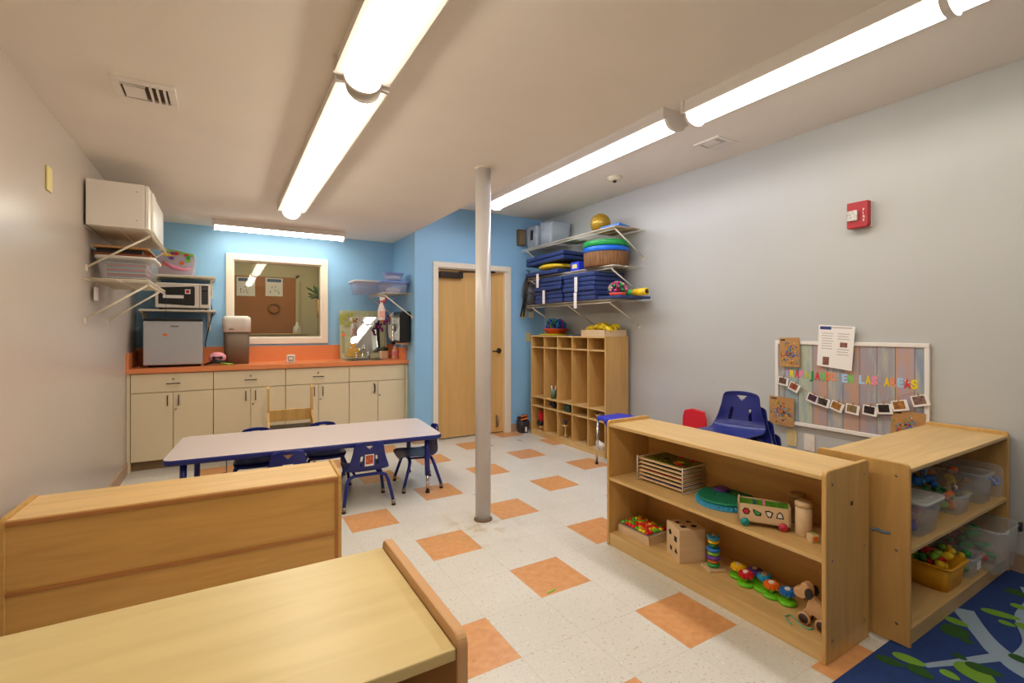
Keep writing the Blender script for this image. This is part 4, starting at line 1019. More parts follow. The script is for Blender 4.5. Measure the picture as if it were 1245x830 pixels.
# fire alarm
t = thing('fire_alarm', 'red fire alarm strobe on the right wall', 'fire alarm', (XR-.001, 1.532, 2.03))
MB().box(-.018, 0, -.062, .062, -.082, .082, .004).obj('back_plate', m_white, t)
mb = MB(); mb.prism([(-.062, -.085), (.05, -.085), (.062, -.07), (.062, .085), (-.062, .085)], .0, .045, on_right_wall(-.018, 0, 0)); o = mb.obj('red_case', mat('fire red', '#b3202c', .35), t)
bv = o.modifiers.new('b', 'BEVEL'); bv.width = .006; bv.segments = 3
MB().prism(rrect(.03, .033, .006, cx=-.022, cy=-.005), .045, .062, on_right_wall(-.018, 0, 0)).obj('strobe_lens', mat('strobe lens', '#d8d4cc', .15, .4, noise=.5, nscale=90), t)
for i, ch in enumerate('FIRE'): textmesh('letter', ch, .021, m_white, t, on_right_wall(-.0645, -.032, .02-i*.0225), .0006, offset=.0006)

# ================================================================== TABLE AND CHAIRS
TC = (.600, 3.96); TR = -.088; TH = .467
t = thing('activity_table', 'long low white-topped activity table with navy blue edge', 'table', (TC[0], TC[1], 0), TR)
P = rrect(.905, .385, .06)
MB().prism([(p[0]*.996, p[1]*.992) for p in P], TH-.022, TH, None, True).obj('tabletop', mat('grey white laminate', '#d8cccb', .28), t)
mb = MB(); n = len(P)
ro = [[mb.bm.verts.new((p[0]*k, p[1]*k2, z)) for p in P] for (k, k2, z) in ((.996, .992, TH-.0015), (1.0, 1.0, TH-.006), (1.002, 1.004, TH-.018), (1.0, 1.0, TH-.034), (.985, .965, TH-.034))]
for i in range(4):
    for k in range(n): f = mb.bm.faces.new((ro[i][k], ro[i][(k+1) % n], ro[i+1][(k+1) % n], ro[i+1][k])); f.smooth = True
mb.bm.faces.new(ro[4][::-1]); mb.bm.faces.new(ro[0])
mb.obj('edge_band', m_plblue, t)
for sx in (-1, 1):
    for sy in (-1, 1):
        x, y = sx*.80, sy*.30
        lg = MB().tube([(x, y, TH-.034), (x+sx*.004, y, .14)], .020, 14).obj('leg', m_frblue, t)
        MB().tube([(x+sx*.004, y, .15), (x+sx*.006, y, .02)], .013, 12).obj('leg_insert', m_chrome, lg)
        MB().lathe([(.016, 0), (.018, .006), (.015, .022)], x+sx*.006, y, 14).obj('glide', m_black, lg)
    mb = MB(); mb.tube([(sx*.80, -.30, TH-.05), (sx*.66, -.30, TH-.034)], .006, 6); mb.tube([(sx*.80, .30, .28), (sx*.68, .26, TH-.036)], .005, 6); mb.obj('leg_brace', m_black, t)

def shell_obj(parent, mshell, holes=True, sc=1.0):
    prof = [(.158, .238), (.165, .252), (.155, .262), (.13, .267), (.08, .266), (.02, .262), (-.05, .258), (-.095, .262), (-.125, .280), (-.142, .31), (-.152, .35), (-.162, .40), (-.170, .45), (-.172, .485)]
    wid = [.130, .138, .146, .150, .150, .150, .150, .150, .148, .138, .125, .112, .104, .098]
    # resample
    def samp(v):
        f = v*(len(prof)-1); i = min(int(f), len(prof)-2); u = f-i
        p0 = prof[max(i-1, 0)]; p1 = prof[i]; p2 = prof[i+1]; p3 = prof[min(i+2, len(prof)-1)]
        def cr(a, b, c, d): return .5*((2*b)+(-a+c)*u+(2*a-5*b+4*c-d)*u*u+(-a+3*b-3*c+d)*u**3)
        return cr(p0[0], p1[0], p2[0], p3[0]), cr(p0[1], p1[1], p2[1], p3[1]), wid[i]*(1-u)+wid[i+1]*u
    NU, NV = 44, 84
    bm = bmesh.new(); G = []
    for j in range(NV+1):
        v = j/NV; y, z, w_ = samp(v); row = []
        tt = max(0, (v-.93)/.07)
        w_ *= math.sqrt(max(.02, 1-(tt*.62)**2)) if tt else 1
        for i in range(NU+1):
            u = -1+2*i/NU
            back = max(0, min(1, (z-.27)/.1))
            yy = y+.022*u*u*back; zz = z+(.010*abs(u)**3)*(1-back)-.010*tt*u*u
            row.append(bm.verts.new((u*w_*sc, yy*sc, zz*sc)))
        G.append(row)
    for j in range(NV):
        for i in range(NU):
            c = (G[j][i].co+G[j+1][i+1].co)/2/sc; x, z = c.x, c.z
            hole = False
            if holes and c.y < -.12:
                if .432 < z < .458 and abs(x) < (z-.432)/.026*.030: hole = True
                if .315 < z < .385 and abs(abs(x)-(.052+.008*(.37-z)/.07)) < .0095: hole = True
            if not hole: bm.faces.new((G[j][i], G[j][i+1], G[j+1][i+1], G[j+1][i]))
    for f in bm.faces: f.smooth = True
    me = D.meshes.new('seat_shell'); bm.to_mesh(me); bm.free(); me.materials.append(mshell)
    o = D.objects.new('seat_shell', me); C.objects.link(o); o.parent = parent
    sm = o.modifiers.new('s', 'SOLIDIFY'); sm.thickness = .007; sm.offset = 0
    return o
def school_chair(label, loc, rz, card_=False, mshell=None):
    t = thing('school_chair', label, 'chair', loc, rz, 'navy blue school chairs')
    sh = shell_obj(t, mshell or m_plblue)
    for (yt, yb, zt) in ((-.095, -.155, .232), (.085, .150, .240)):
        w1, w2 = .125, .175
        pts = [(-w2, yb, .03), (-w1-.022, yt+(yb-yt)*.25, zt-.055), (-w1-.005, yt+(yb-yt)*.06, zt-.015), (-w1+.03, yt, zt), (w1-.03, yt, zt), (w1+.005, yt+(yb-yt)*.06, zt-.015), (w1+.022, yt+(yb-yt)*.25, zt-.055), (w2, yb, .03)]
        f = MB().tube(pts, .0125, 10).obj('leg_frame', m_frblue, t)
        for s in (-1, 1):
            MB().tube([(s*(w2-.003), yb-(yb-yt)*.03, .042), (s*w2, yb, .012)], .0135, 12).obj('glide_sleeve', m_steel, f)
            MB().lathe([(.013, 0), (.016, .004), (.014, .014)], s*w2, yb, 12).obj('glide', m_dark, f)
    mb = MB(); 
    for s in (-1, 1): mb.tube([(s*.085, -.095, .236), (s*.085, .085, .243)], .009, 8)
    mb.obj('seat_support', m_frblue, t)
    if card_:
        M = Matrix.Translation((0, -.1605, .352)) @ Matrix.Rotation(PI/2+.09, 4, 'X')
        cd = MB().prism([(-.032, -.042), (.032, -.042), (.032, .042), (-.032, .042)], 0, .0012, M).obj('name_card', m_paper, t)
        MB().prism([(-.026, -.028), (.026, -.028), (.026, .036), (-.026, .036)], .0012, .0018, M).obj('picture', mat('orange photo', '#c8603c', .4, noise=.6, nscale=50), cd)
    return t
ct, st_ = math.cos(TR), math.sin(TR)
chB = school_chair('navy school chair with picture card on its back, right of the near bookcase corner', (.895, 3.625, 0), -.03, True)
chA = school_chair('navy school chair on the near side of the table, half hidden by the honey bookcase', (.372, 3.64, 0), -.06, True)
chE = school_chair('navy school chair at the right end of the table, facing left', (1.375, 3.83, 0), PI/2-.10)
chC = school_chair('navy school chair on the far side of the table, left of the wooden chair', (.215, 4.27, 0), PI-.06)
chD = school_chair('navy school chair on the far side of the table, right of the wooden chair', (.725, 4.255, 0), PI-.06)
# wooden chair
t = thing('wooden_chair', 'pale wooden chair with tall side panels behind the table', 'chair', (.54, 4.93, 0), PI-.06)
m_ch = wood('beech chair', '#d9ad66', 2)
for s in (-1, 1):
    xo = s*.19
    mb = MB(); M = Matrix(((0, 0, 1, xo-.010), (1, 0, 0, 0), (0, 1, 0, 0), (0, 0, 0, 1)))
    mb.prism([(-.17, 0), (-.11, 0), (-.11, .22), (.10, .22), (.10, 0), (.16, 0), (.16, .40), (.12, .44), (-.07, .46), (-.10, .50), (-.11, .72), (-.135, .75), (-.165, .74), (-.175, .70)], 0, .020, M); mb.obj('side_panel', m_ch, t)
MB().box(-.18, .18, -.155, .15, .355, .373, .004).obj('seat', m_black, t)
MB().box(-.18, .18, -.165, -.147, .405, .515, .004).obj('backrest', m_ch, t)
MB().box(-.18, .18, .12, .138, .28, .355, .004).obj('front_rail', m_ch, t)
# cord on floor near table
mb = MB(); mb.tube([(-.28, 4.85, .004), (-.1, 4.95, .004), (.02, 5.0, .004), (.02, 5.05, .012), (.02, 5.1, .09)], .004, 6); tag(mb.obj('floor_cord', m_black), 'thin black cord on the floor beneath the table', 'cord')

# right side: stacked chairs, red chair, small blue table
base = chC
for k in range(4):
    a = PI/2+.22
    z = [.279, .186, .093, 0][k]
    lx, ly = 2.92+.045*k, 2.02-.022*k
    lab = ['topmost navy chair of the stack behind the maple bookcase', 'second navy chair down in the stack behind the maple bookcase', 'third navy chair down in the stack behind the maple bookcase', 'lowest navy chair in the stack behind the maple bookcase'][k]
    st = dup(base, (lx, ly, z), a, lab, 'stacked navy chairs'); st.scale = (1.18, 1.18, 1.18)
t = thing('red_chair', 'small red plastic chair against the right wall', 'chair', (3.36, 2.76, 0), PI/2)
mb = MB(); M = Matrix.Rotation(PI/2, 4, 'X')
mb.prism([(-.125, .28), (.125, .28), (.118, .52), (.10, .575), (.02, .598), (-.10, .588), (-.118, .52)], .12, .15, M); o = mb.obj('backrest', m_red, t)
bv = o.modifiers.new('b', 'BEVEL'); bv.width = .010; bv.segments = 3
MB().box(-.14, .14, -.15, .15, .25, .28, .012).obj('seat', m_red, t)
for sx in (-1, 1):
    for sy in (-1, 1): MB().tube([(sx*.12, sy*.12, .25), (sx*.14, sy*.145, 0)], .02, 10, radii=[.024, .018]).obj('leg', m_red, t)
t = thing('blue_play_table', 'small royal blue table with metal legs beside the cubby unit', 'table', (3.21, 3.26, 0))
mb = MB(); mb.prism(rrect(.165, .275, .04), .425, .455, None, True); mb.obj('tabletop', m_royal, t)
mb = MB(); rr_loft(mb, [(.08, .13, .30), (.12, .21, .37), (.14, .245, .425)], .06); mb.obj('basin', m_royal, t)
for sx in (-1, 1):
    for sy in (-1, 1):
        lg = MB().tube([(sx*.150, sy*.255, .425), (sx*.158, sy*.262, .012)], .012, 10).obj('leg', m_chrome if sy > 0 and sx < 0 else m_steel, t)
        MB().lathe([(.015, 0), (.016, .012), (.013, .018)], sx*.158, sy*.262, 12).obj('rubber_foot', m_black, lg)

# ================================================================== TOYS ON THE MIDDLE BOOKCASE
ZM, ZB = .4025, .0735
m_pz = mat('puzzle artwork', '#6f7a24', .5, noise=.9, nscale=22)
t = thing('puzzle_rack', 'white wire rack holding stacked puzzles on the maple bookcase', 'rack', (2.205, 1.890, ZM), .03)
hx, hy = .118, .158
mb = MB()
for sx in (-1, 1):
    for sy in (-1, 1): mb.tube([(sx*hx, sy*hy, 0), (sx*hx, sy*hy, .145)], .003, 6)
for z in (.004, .135):
    mb.tube([(-hx, -hy, z), (hx, -hy, z)], .002, 5); mb.tube([(-hx, hy, z), (hx, hy, z)], .002, 5)
mb.tube([(hx, -hy, .135), (hx, hy, .135)], .002, 5)
for k in range(6):
    z = .009+k*.0225
    for sy in (-1, 1): mb.tube([(-hx, sy*hy, z), (hx, sy*hy, z)], .0018, 5)
mb.obj('wire_frame', m_white, t)
for k in range(6):
    z = ZM+.0115+k*.0225
    o = MB().box(-.108, .112, -.15, .15, 0, .009, .001).obj('puzzle_board', m_lwood, None, (2.205, 1.890, z), .03)
    tag(o, 'wooden puzzle board in the white rack, %s' % ['lowest', 'second from bottom', 'third from bottom', 'fourth from bottom', 'fifth from bottom', 'topmost with green and red artwork'][k], 'puzzle', 'puzzles in the white wire rack')
    MB().box(-.095, .10, -.138, .138, .009, .0105).obj('artwork', m_pz if k in (1, 3, 5) else [m_royal, None, m_red, None, m_black][k], o)
    if k == 5:
        for q in range(7):
            x, y = random.uniform(-.07, .08), random.uniform(-.11, .11)
            MB().ball((x, y, .0125), .018, (1, 1.2, .2), 10, 6).obj('puzzle_piece', [m_red, m_or, m_black, m_red, m_yellow, m_or, m_red][q], o)
def gearplate(mb, r, z0, z1, n, amp, cx=0, cy=0):
    mb.prism([((r+amp*(1 if k % 2 else -1))*math.cos(2*PI*k/(2*n)), (r+amp*(1 if k % 2 else -1))*math.sin(2*PI*k/(2*n))) for k in range(2*n)], z0, z1)
px, py = 2.19, 1.545
mb = MB(); mb.cyl(0, 0, 0, .008, .139, 48); gearplate(mb, .137, .008, .022, 40, .003); tag(mb.obj('texture_disc', m_skyb, None, (px-.003, py, ZM+.0)), 'sky blue textured disc under the teal disc', 'disc')
mb = MB(); mb.cyl(0, 0, 0, .012, .134, 48)
for k in range(-11, 12):
    h_ = math.sqrt(max(0, .128**2-(k*.0112)**2)); mb.box(-h_, h_, k*.0112-.003, k*.0112+.003, .012, .016)
tag(mb.obj('texture_disc', mat('sea green plastic', '#0f8a68', .45), None, (px+.004, py-.002, ZM+.0235), .5), 'sea green ribbed disc on top of the sky blue disc', 'disc')
mb = MB(); mb.cyl(0, 0, 0, .008, .042, 28); mb.cyl(0, 0, .008, .012, .036, 28); tag(mb.obj('texture_disc', m_purple, None, (px+.05, py+.055, ZM+.0405)), 'small purple disc lying on the sea green disc', 'disc')
# wagon shape sorter
t = thing('toy_wagon', 'pale wooden shape-sorter wagon with animal cutouts and green lid', 'toy wagon', (2.095, 1.283, ZM), -.995)
L2, W2 = .105, .052
mb = MB(); z0, z1 = .02, .098
mb.box(-L2, L2, -W2, -W2+.007, z0, z1); mb.box(-L2, L2, W2-.007, W2, z0, z1); mb.box(-L2, -L2+.008, -W2, W2, z0, z1+.006); mb.box(L2-.008, L2, -W2, W2, z0, z1); mb.box(-L2, L2, -W2, W2, z0, z0+.006)
mb.obj('box_body', m_lwood, t)
MB().box(-L2+.009, L2-.009, -W2+.008, W2-.008, .088, .094).obj('lid', mat('grass green board', '#4f9a22', .6), t)
mb = MB()
for x in (-.07, -.035, .035, .07):
    for y in (-.014, .014): mb.box(x-.012, x+.012, y-.004, y+.004, .094, .0945)
mb.obj('lid_slot', m_black, t)
MB().box(-.042, -.037, -.03, .03, .094, .100).obj('purple_block', m_royal, t); MB().box(-.003, .007, -.036, .036, .094, .101).obj('pink_block', m_pink, t)
for k, (x, c, poly) in enumerate(((-.07, m_red, [(.014*math.cos(q*PI/3), .014*math.sin(q*PI/3)) for q in range(6)]), (-.025, m_green, [(-.016, .012), (-.004, .008), (.014, .0), (.012, -.012), (-.006, -.012), (-.014, 0)]), (.02, m_white, [(-.014, .010), (0, .014), (.015, .008), (.008, -.014), (-.005, -.012)]), (.062, m_white, [(-.012, -.012), (.014, -.012), (.01, .006), (0, .015), (-.009, .004)]))):
    MB().prism([(a*1.18, b*1.18) for a, b in poly], 0, .0006, facing_front(x, -W2, .066)).obj('cutout', m_black, t)
    MB().prism([(a*.75, b*.75) for a, b in poly], .0006, .0014, facing_front(x, -W2, .066)).obj('animal_shape', c, t)
for s, c in ((-1, m_teal), (1, mat('rose red', '#c8324a', .4))):
    for sy in (-1, 1):
        x = s*.075; y = sy*(W2+.004)
        wmb = MB(); wmb.tube([(x, y-.004, .0185), (x, y+.004, .0185)], .018, 20); wmb.tube([(x, y+sy*.004, .0185), (x, y+sy*.0055, .0185)], .006, 12); wmb.obj('wheel', c, t)
# cylinders and little cube
for (x, y, h_, lab, c) in ((2.135, 1.128, .145, 'pale wooden cylinder canister right of the toy wagon', m_lwood), (2.245, 1.215, .135, 'dark tan canister behind the pale wooden cylinder', mat('clear amber canister', '#a88452', .3))):
    t = thing('wooden_canister', lab, 'canister', (x, y, ZM)); MB().lathe([(.030, 0), (.032, .004), (.032, h_-.022)]).obj('body', c, t)
    MB().lathe([(.034, h_-.022), (.034, h_-.006), (.029, h_)]).obj('cap', c, t)
t = thing('wooden_cube', 'tiny wooden cube with orange spot on the bookcase shelf', 'block', (2.098, 1.072, ZM), -.4)
MB().box(-.017, .017, -.017, .017, 0, .034, .005).obj('block', m_lwood, t)
MB().prism(rrect(.009, .009, .004, cy=.017), 0, .0008, facing_front(0, -.0172, 0)).obj('orange_dot', m_or, t); MB().prism(rrect(.007, .006, .004), .034, .0347).obj('green_dot', m_lime, t)
mb = MB(); mb.box(2.03, 2.15, .990, 1.004, ZM, ZM+.095, .002); tag(mb.obj('small_wood_board', m_lwood), 'small wooden board leaning on the right end of the middle shelf', 'board')
# peg box
t = thing('peg_box', 'wooden box of bright coloured pegs on the bottom shelf', 'toy box', (2.118, 2.030, ZB), .04)
mb = MB(); hx, hy, hh = .088, .118, .048
mb.box(-hx, hx, -hy, hy, 0, .03); mb.box(-hx, -hx+.008, -hy, hy, .03, hh); mb.box(hx-.008, hx, -hy, hy, .03, hh); mb.box(-hx, hx, -hy, -hy+.008, .03, hh); mb.box(-hx, hx, hy-.008, hy, .03, hh)
mb.obj('box_body', m_lwood, t)
MB().box(-hx-.004, hx-.006, -hy+.004, hy-.004, .050, .0525).obj('clear_tray', m_clear, t)
pegc = [mat('peg red', '#e02020', .35), mat('peg green', '#5fc02a', .35), mat('peg yellow', '#f0d020', .35), mat('peg orange', '#f07020', .35)]
proto = {}
for c in range(4):
    pr = MB().lathe([(.006, 0), (.0125, .003), (.013, .010), (.009, .015), (.003, .017)], n=14).obj('round_peg', pegc[c]); proto[c] = pr
first = {0: 1, 1: 1, 2: 1, 3: 1}
for i in range(6):
    for j in range(8):
        c = random.choice([0, 0, 1, 2, 3]) if i+j else 0
        o = proto[c] if first[c] else proto[c].copy()
        if not first[c]: C.objects.link(o)
        first[c] = 0
        o.location = (2.118-.068+i*.0265, 2.030-.095+j*.027, ZB+.0532)
        tag(o, '%s round peg in the wooden peg box' % ['red', 'green', 'yellow', 'orange'][c], 'peg', '%s pegs in the wooden box' % ['red', 'green', 'yellow', 'orange'][c])
# sorter cube
t = thing('shape_sorter_cube', 'plain wooden shape-sorting cube with cutout holes', 'toy', (2.112, 1.725, ZB), -.395)
s = .072; mb = MB(); H_ = .172
mb.box(-s, s, -s, s, 0, H_, .002); mb.obj('cube', m_lwood, t)
mh = mat('dark hole', '#2a1a10', .9)
def hole(poly, M): MB().prism(poly, 0, .0008, M).obj('cutout', mh, t)
star = [((.018 if k % 2 else .009)*math.cos(k*PI/5), (.018 if k % 2 else .009)*math.sin(k*PI/5)) for k in range(10)]
hexa = [(.016*math.cos(k*PI/3), .016*math.sin(k*PI/3)) for k in range(6)]
tri = [(-.016, -.012), (.016, -.012), (0, .017)]
sq = [(-.014, -.014), (.014, -.014), (.014, .014), (-.014, .014)]
ML = lambda y, z: on_right_wall(-s, y, z)
hole(hexa, ML(.03, .125)); hole(sq, ML(-.03, .11)); hole(star, ML(.02, .045)); hole(tri, ML(-.035, .05))
MT = lambda x, y: Matrix.Translation((x, y, H_))
hole(sq, MT(-.03, -.03)); hole(hexa, MT(.03, -.03)); hole(star, MT(-.03, .03)); hole(tri, MT(.03, .03))
# ring stacker
t = thing('ring_stacker', 'stacking ring tower in bright colours on a square wooden base', 'toy', (2.125, 1.565, ZB), -.4)
MB().box(-.045, .045, -.042, .042, 0, .012, .003).obj('base', m_lwood, t)
MB().cyl(0, 0, .012, .175, .007, 12).obj('peg', m_lwood, t)
for k, (r, c) in enumerate(((.029, m_green), (.026, m_or), (.035, m_purple), (.029, m_lime), (.034, m_bluetoy), (.025, mat('forest green', '#1c7040', .4)), (.027, m_yellow), (.032, m_skyb))):
    h_ = .0195; z = .013+k*h_
    MB().lathe([(.008, z+.001), (r-.005, z+.001), (r, z+h_*.3), (r, z+h_*.7), (r-.005, z+h_-.001), (.008, z+h_-.001)]).obj('ring', c, t)
# flower gears
t = thing('flower_gear_toy', 'lime green toy base with spinning gear flowers', 'toy', (0, 0, ZB))
fl = [((2.160, 1.452), m_yellow), ((2.124, 1.388), m_red), ((2.192, 1.386), m_purple), ((2.178, 1.328), m_skyb), ((2.134, 1.269), m_or), ((2.142, 1.200), m_bluetoy)]
bs = [(2.158, 1.452), (2.122, 1.388), (2.180, 1.350), (2.146, 1.320), (2.130, 1.265), (2.136, 1.198)]
mb = MB()
for k, (x, y) in enumerate(bs): mb.lathe([(.036, .002*(k % 3)*.2), (.038, .006), (.036, .013+.0005*k), (.02, .014+.0005*k)], x, y)
mb.obj('base', mat('lime base', '#6cc81e', .35), t)
for k, ((x, y), c) in enumerate(fl):
    MB().cyl(x, y, .013, .045, .008, 10).obj('stem', m_lime, t)
    mb = MB(); Q = Matrix.Translation((x, y, .052)) @ Matrix.Rotation(-.12, 4, 'Y')
    npet = 12; rr = [.034 if q % 2 else .028 for q in range(npet*2)]
    mb.prism([(rr[q]*math.cos(q*PI/npet), rr[q]*math.sin(q*PI/npet)) for q in range(npet*2)], -.010, .004, Q)
    mb.prism([(.024*math.cos(q*PI/8), .024*math.sin(q*PI/8)) for q in range(16)], .004, .009, Q)
    f = mb.obj('gear_flower', c, t)
    MB().prism([(.012*math.cos(q*PI/6), .012*math.sin(q*PI/6)) for q in range(12)], .009, .013, Q).obj('flower_centre', m_lwood if k in (0, 2, 3) else m_white, f)
# pull-along dog
t = thing('pull_along_dog', 'wooden pull-along dog with black ears and wheels', 'toy', (2.062, 1.045, ZB), -PI/2)   # local -x = world +y ; head toward +Y
m_dog = wood('toy beech', '#cfa57a', 0)
mb = MB(); M = Matrix.Rotation(PI/2, 4, 'X')
mb.prism([(-.022, .10), (-.005, .125), (.03, .10), (.050, .055), (.045, .025), (.025, .02), (.015, .045), (-.005, .05), (-.022, .022), (-.040, .026), (-.03, .07)], -.014, .014, M); o = mb.obj('body', m_dog, t); bv = o.modifiers.new('b', 'BEVEL'); bv.width = .005; bv.segments = 3
mb = MB(); mb.prism([(-.078, .112), (-.070, .100), (-.040, .098), (-.008, .125), (-.008, .150), (-.028, .172), (-.046, .166), (-.054, .142), (-.076, .136)], -.02, .02, M); o = mb.obj('head', m_dog, t); bv = o.modifiers.new('b', 'BEVEL'); bv.width = .008; bv.segments = 3
for sy in (-1, 1):
    MB().prism([(.014*math.cos(q*PI/8)*1.0-.012, .022*math.sin(q*PI/8)+.135) for q in range(16)], -.004+sy*.025, .004+sy*.025, M).obj('ear', m_black, t)
    for x in (-.033, .036): 
        wh = MB().tube([(x, sy*.020-.004, .0265), (x, sy*.020+.004, .0265)], .026, 22).obj('wheel', m_dog, t)
        MB().tube([(x, sy*.020-.0048, .0265), (x, sy*.020+.0048, .0265)], .019, 18).obj('wheel_inlay', mat('dark tyre', '#3a2420', .6), wh)
MB().tube([(.045, 0, .06), (.055, 0, .08), (.062, 0, .09)], .006, 8).obj('tail', m_black, t)
sp = [(1.993, 1.099), (2.003, 1.120), (2.030, 1.148), (2.056, 1.142), (2.050, 1.120), (2.030, 1.095), (2.018, 1.070), (2.018, 1.05), (2.04, 1.04)]
mb = MB(); mb.tube([(-(a_[1]-1.045), (a_[0]-2.062), .003) for a_ in sp], .0028, 6)
mb.obj('pull_string', mat('mint string', '#5fb09a', .7), t)

# ================================================================== TUBS IN THE RIGHT BOOKCASE
YM = .3925
toyc = [m_red, m_green, m_yellow, m_bluetoy, m_or, m_lime, m_royal]
def fill(cx_, cy_, hx_, hy_, z0, n, lab, cols, grp, size=.02, layers=2, zstep=.03):
    for i in range(n):
        x = cx_+random.uniform(-1, 1)*(hx_-size*1.4); y = cy_+random.uniform(-1, 1)*(hy_-size*1.4); z = z0+size*.6+zstep*(i % layers)*1.0+random.uniform(0, .01)
        c = random.choice(cols); sh = random.randint(0, 3); mb = MB()
        if sh == 0: mb.box(-size, size, -size*.7, size*.7, -size*.6, size*.6, size*.15)
        elif sh == 1: mb.lathe([(size*.6, -size*.7), (size*.9, -size*.4), (size*.9, size*.5), (size*.3, size*.8)], n=12)
        elif sh == 2: mb.ball((0, 0, 0), size*.9, (1, .8, .8), 12, 8)
        else: mb.tube([(-size*1.2, 0, 0), (0, 0, size*.5), (size*1.2, 0, 0)], size*.45, 8)
        o = mb.obj('toy_piece', c); o.location = (x, y, z); o.rotation_euler = (random.random()*.8, random.random()*.8, random.random()*3)
        nm = c.name.replace(' plastic', '').replace('brown cardboard', 'tan').replace('royal blue', 'dark blue'); tag(o, nm+' '+lab, 'toy', nm+' '+grp)
# upper shelf
tote('clear_tub', 'clear lidded tub at the left of the upper shelf, right bookcase', 'tub', (2.645, .985, YM), .205, .27, .135, m_clear, lid=clearplastic('milky lid', '#d8d8d6', .8), taper=.88)
fill(2.645, .985, .08, .11, YM+.008, 12, 'toy piece inside the clear lidded tub', [m_royal, m_pink, m_or, m_yellow, m_red], 'toys in the clear lidded tub', .026, 3, .032)
tote('clear_tub', 'clear tub with green toys in the middle of the upper shelf', 'tub', (3.075, .985, YM), .165, .24, .095, m_clear, taper=.9)
fill(3.075, .985, .07, .10, YM+.006, 22, 'toy piece inside the clear tub with green toys', [m_green, m_green, mat('deep green', '#1f6a3a', .4), m_or, m_lime], 'toys in the green toy tub', .022, 3, .03)
tote('clear_tub', 'large clear tub with blue handles at the right of the upper shelf', 'tub', (3.375, 1.000, YM), .155, .28, .150, m_clear, taper=.92)
t = [o for o in D.objects if o.get('label', '').startswith('large clear tub with blue handles')][0]
mb = MB(); mb.tube([(-.03, -.146, .135), (-.03, -.165, .125), (-.03, -.168, .105), (.03, -.168, .105), (.03, -.165, .125), (.03, -.146, .135)], .005, 8); mb.obj('handle', m_lidblue, t)
fill(3.375, 1.0, .06, .12, YM+.01, 18, 'toy piece inside the tub with blue handles', [m_card, mat('wood brown', '#8a5a34', .6), m_yellow, m_or], 'toys in the blue-handled tub', .022, 4, .035)
t = thing('clear_lid', 'clear plastic lid standing upright at the right end of the upper shelf', 'lid', (3.515, .985, YM))
MB().prism(rrect(.14, .085, .03), 0, .006, Matrix.Translation((0, 0, .087)) @ Matrix(((0, 0, 1, 0), (1, 0, 0, 0), (0, 1, 0, 0), (0, 0, 0, 1)))).obj('sheet', m_clear, t)
MB().tube([(.003, p[0], p[1]+.087) for p in rrect(.14, .085, .03)], .004, 6, closed=True).obj('lid_rim', m_clear, t)
# blue toy tractor on green toys
t = thing('toy_tractor', 'blue toy tractor on top of the green toy tub', 'toy vehicle', (3.02, 1.02, YM+.108), -.9)
MB().box(-.05, .01, -.02, .02, .015, .035, .004).obj('chassis', m_skyb, t)
mb = MB(); mb.box(.01, .055, -.016, .016, .015, .05, .006); mb.obj('bonnet', mat('tractor blue', '#2468b8', .35), t)
mb = MB()
for x in (-.045, .005):
    for y in (-.018, .018): mb.tube([(x, y, .03), (x, y, .075)], .003, 6)
mb.box(-.052, .012, -.024, .024, .075, .082, .003); mb.obj('cab', mat('tractor blue', '#2468b8', .35), t)
for x, r in ((-.03, .024), (.04, .016)):
    for s in (-1, 1): MB().tube([(x, s*.022, r), (x, s*.034, r)], r, 16).obj('wheel', m_black if s > 0 else mat('tractor blue', '#2468b8', .35), t)
t = thing('toy_cow', 'tiny brown and white toy cow on the green toy tub', 'toy animal', (3.10, .915, YM+.092), .4)
mb = MB(); mb.ball((0, 0, .022), .013, (1.7, .8, .8), 12, 8); mb.ball((.026, 0, .032), .008, (1.2, .8, .9), 10, 6)
for x in (-.014, .014):
    for y in (-.006, .006): mb.tube([(x, y, .018), (x, y, 0)], .003, 6)
mb.obj('body', mat('cow hide', '#cfc4bc', .6, noise=.95, nscale=60), t)
# lower shelf
ZL2 = .0740
tote('yellow_tub', 'golden yellow tub of toys on the bottom shelf', 'tub', (2.935, .985, ZL2), .215, .27, .115, mat('golden yellow plastic', '#e0a01c', .4), taper=.88)
fill(2.935, .985, .085, .11, ZL2+.06, 24, 'toy piece heaped in the golden yellow tub', [m_red, m_red, m_green, m_royal, m_yellow, m_lime], 'toys in the golden yellow tub', .022, 3, .026)
t = thing('toy_duck', 'yellow toy duck on the heap in the golden yellow tub', 'toy animal', (2.955, .90, ZL2+.115), -.5)
mb = MB(); mb.ball((0, 0, .018), .022, (1.3, .9, .85)); mb.ball((.022, 0, .04), .014); mb.obj('body', m_yellow, t); MB().ball((.037, 0, .038), .005, (1.3, 1.2, .6)).obj('beak', m_or, t)
tote('clear_tub', 'small clear tub of green toys on the bottom shelf', 'tub', (3.165, .955, ZL2), .15, .22, .10, m_clear, taper=.88)
fill(3.165, .955, .06, .09, ZL2+.008, 16, 'toy piece in the small clear tub on the bottom shelf', [m_green, m_lime, m_yellow], 'toys in the small clear bottom tub', .021, 3, .03)
mb = MB(); mb.box(-.025, .025, -.001, .001, 0, .035); tag(mb.obj('tub_label', m_paper, None, (3.19, .8505, ZL2+.03)), 'white paper label on the small clear bottom tub', 'label')
tote('clear_tub', 'largest clear tub with black latch at the right end of the bottom shelf', 'tub', (3.405, .965, ZL2), .29, .36, .21, m_clear, taper=.93)
t = [o for o in D.objects if o.get('label', '').startswith('largest clear tub')][0]
MB().box(.10, .135, -.192, -.178, .17, .215, .004).obj('latch', m_black, t)
fill(3.40, .965, .11, .14, ZL2+.01, 26, 'toy piece inside the largest clear tub', [m_yellow, m_green, m_red, m_pink, m_green], 'toys in the largest clear tub', .028, 4, .035)

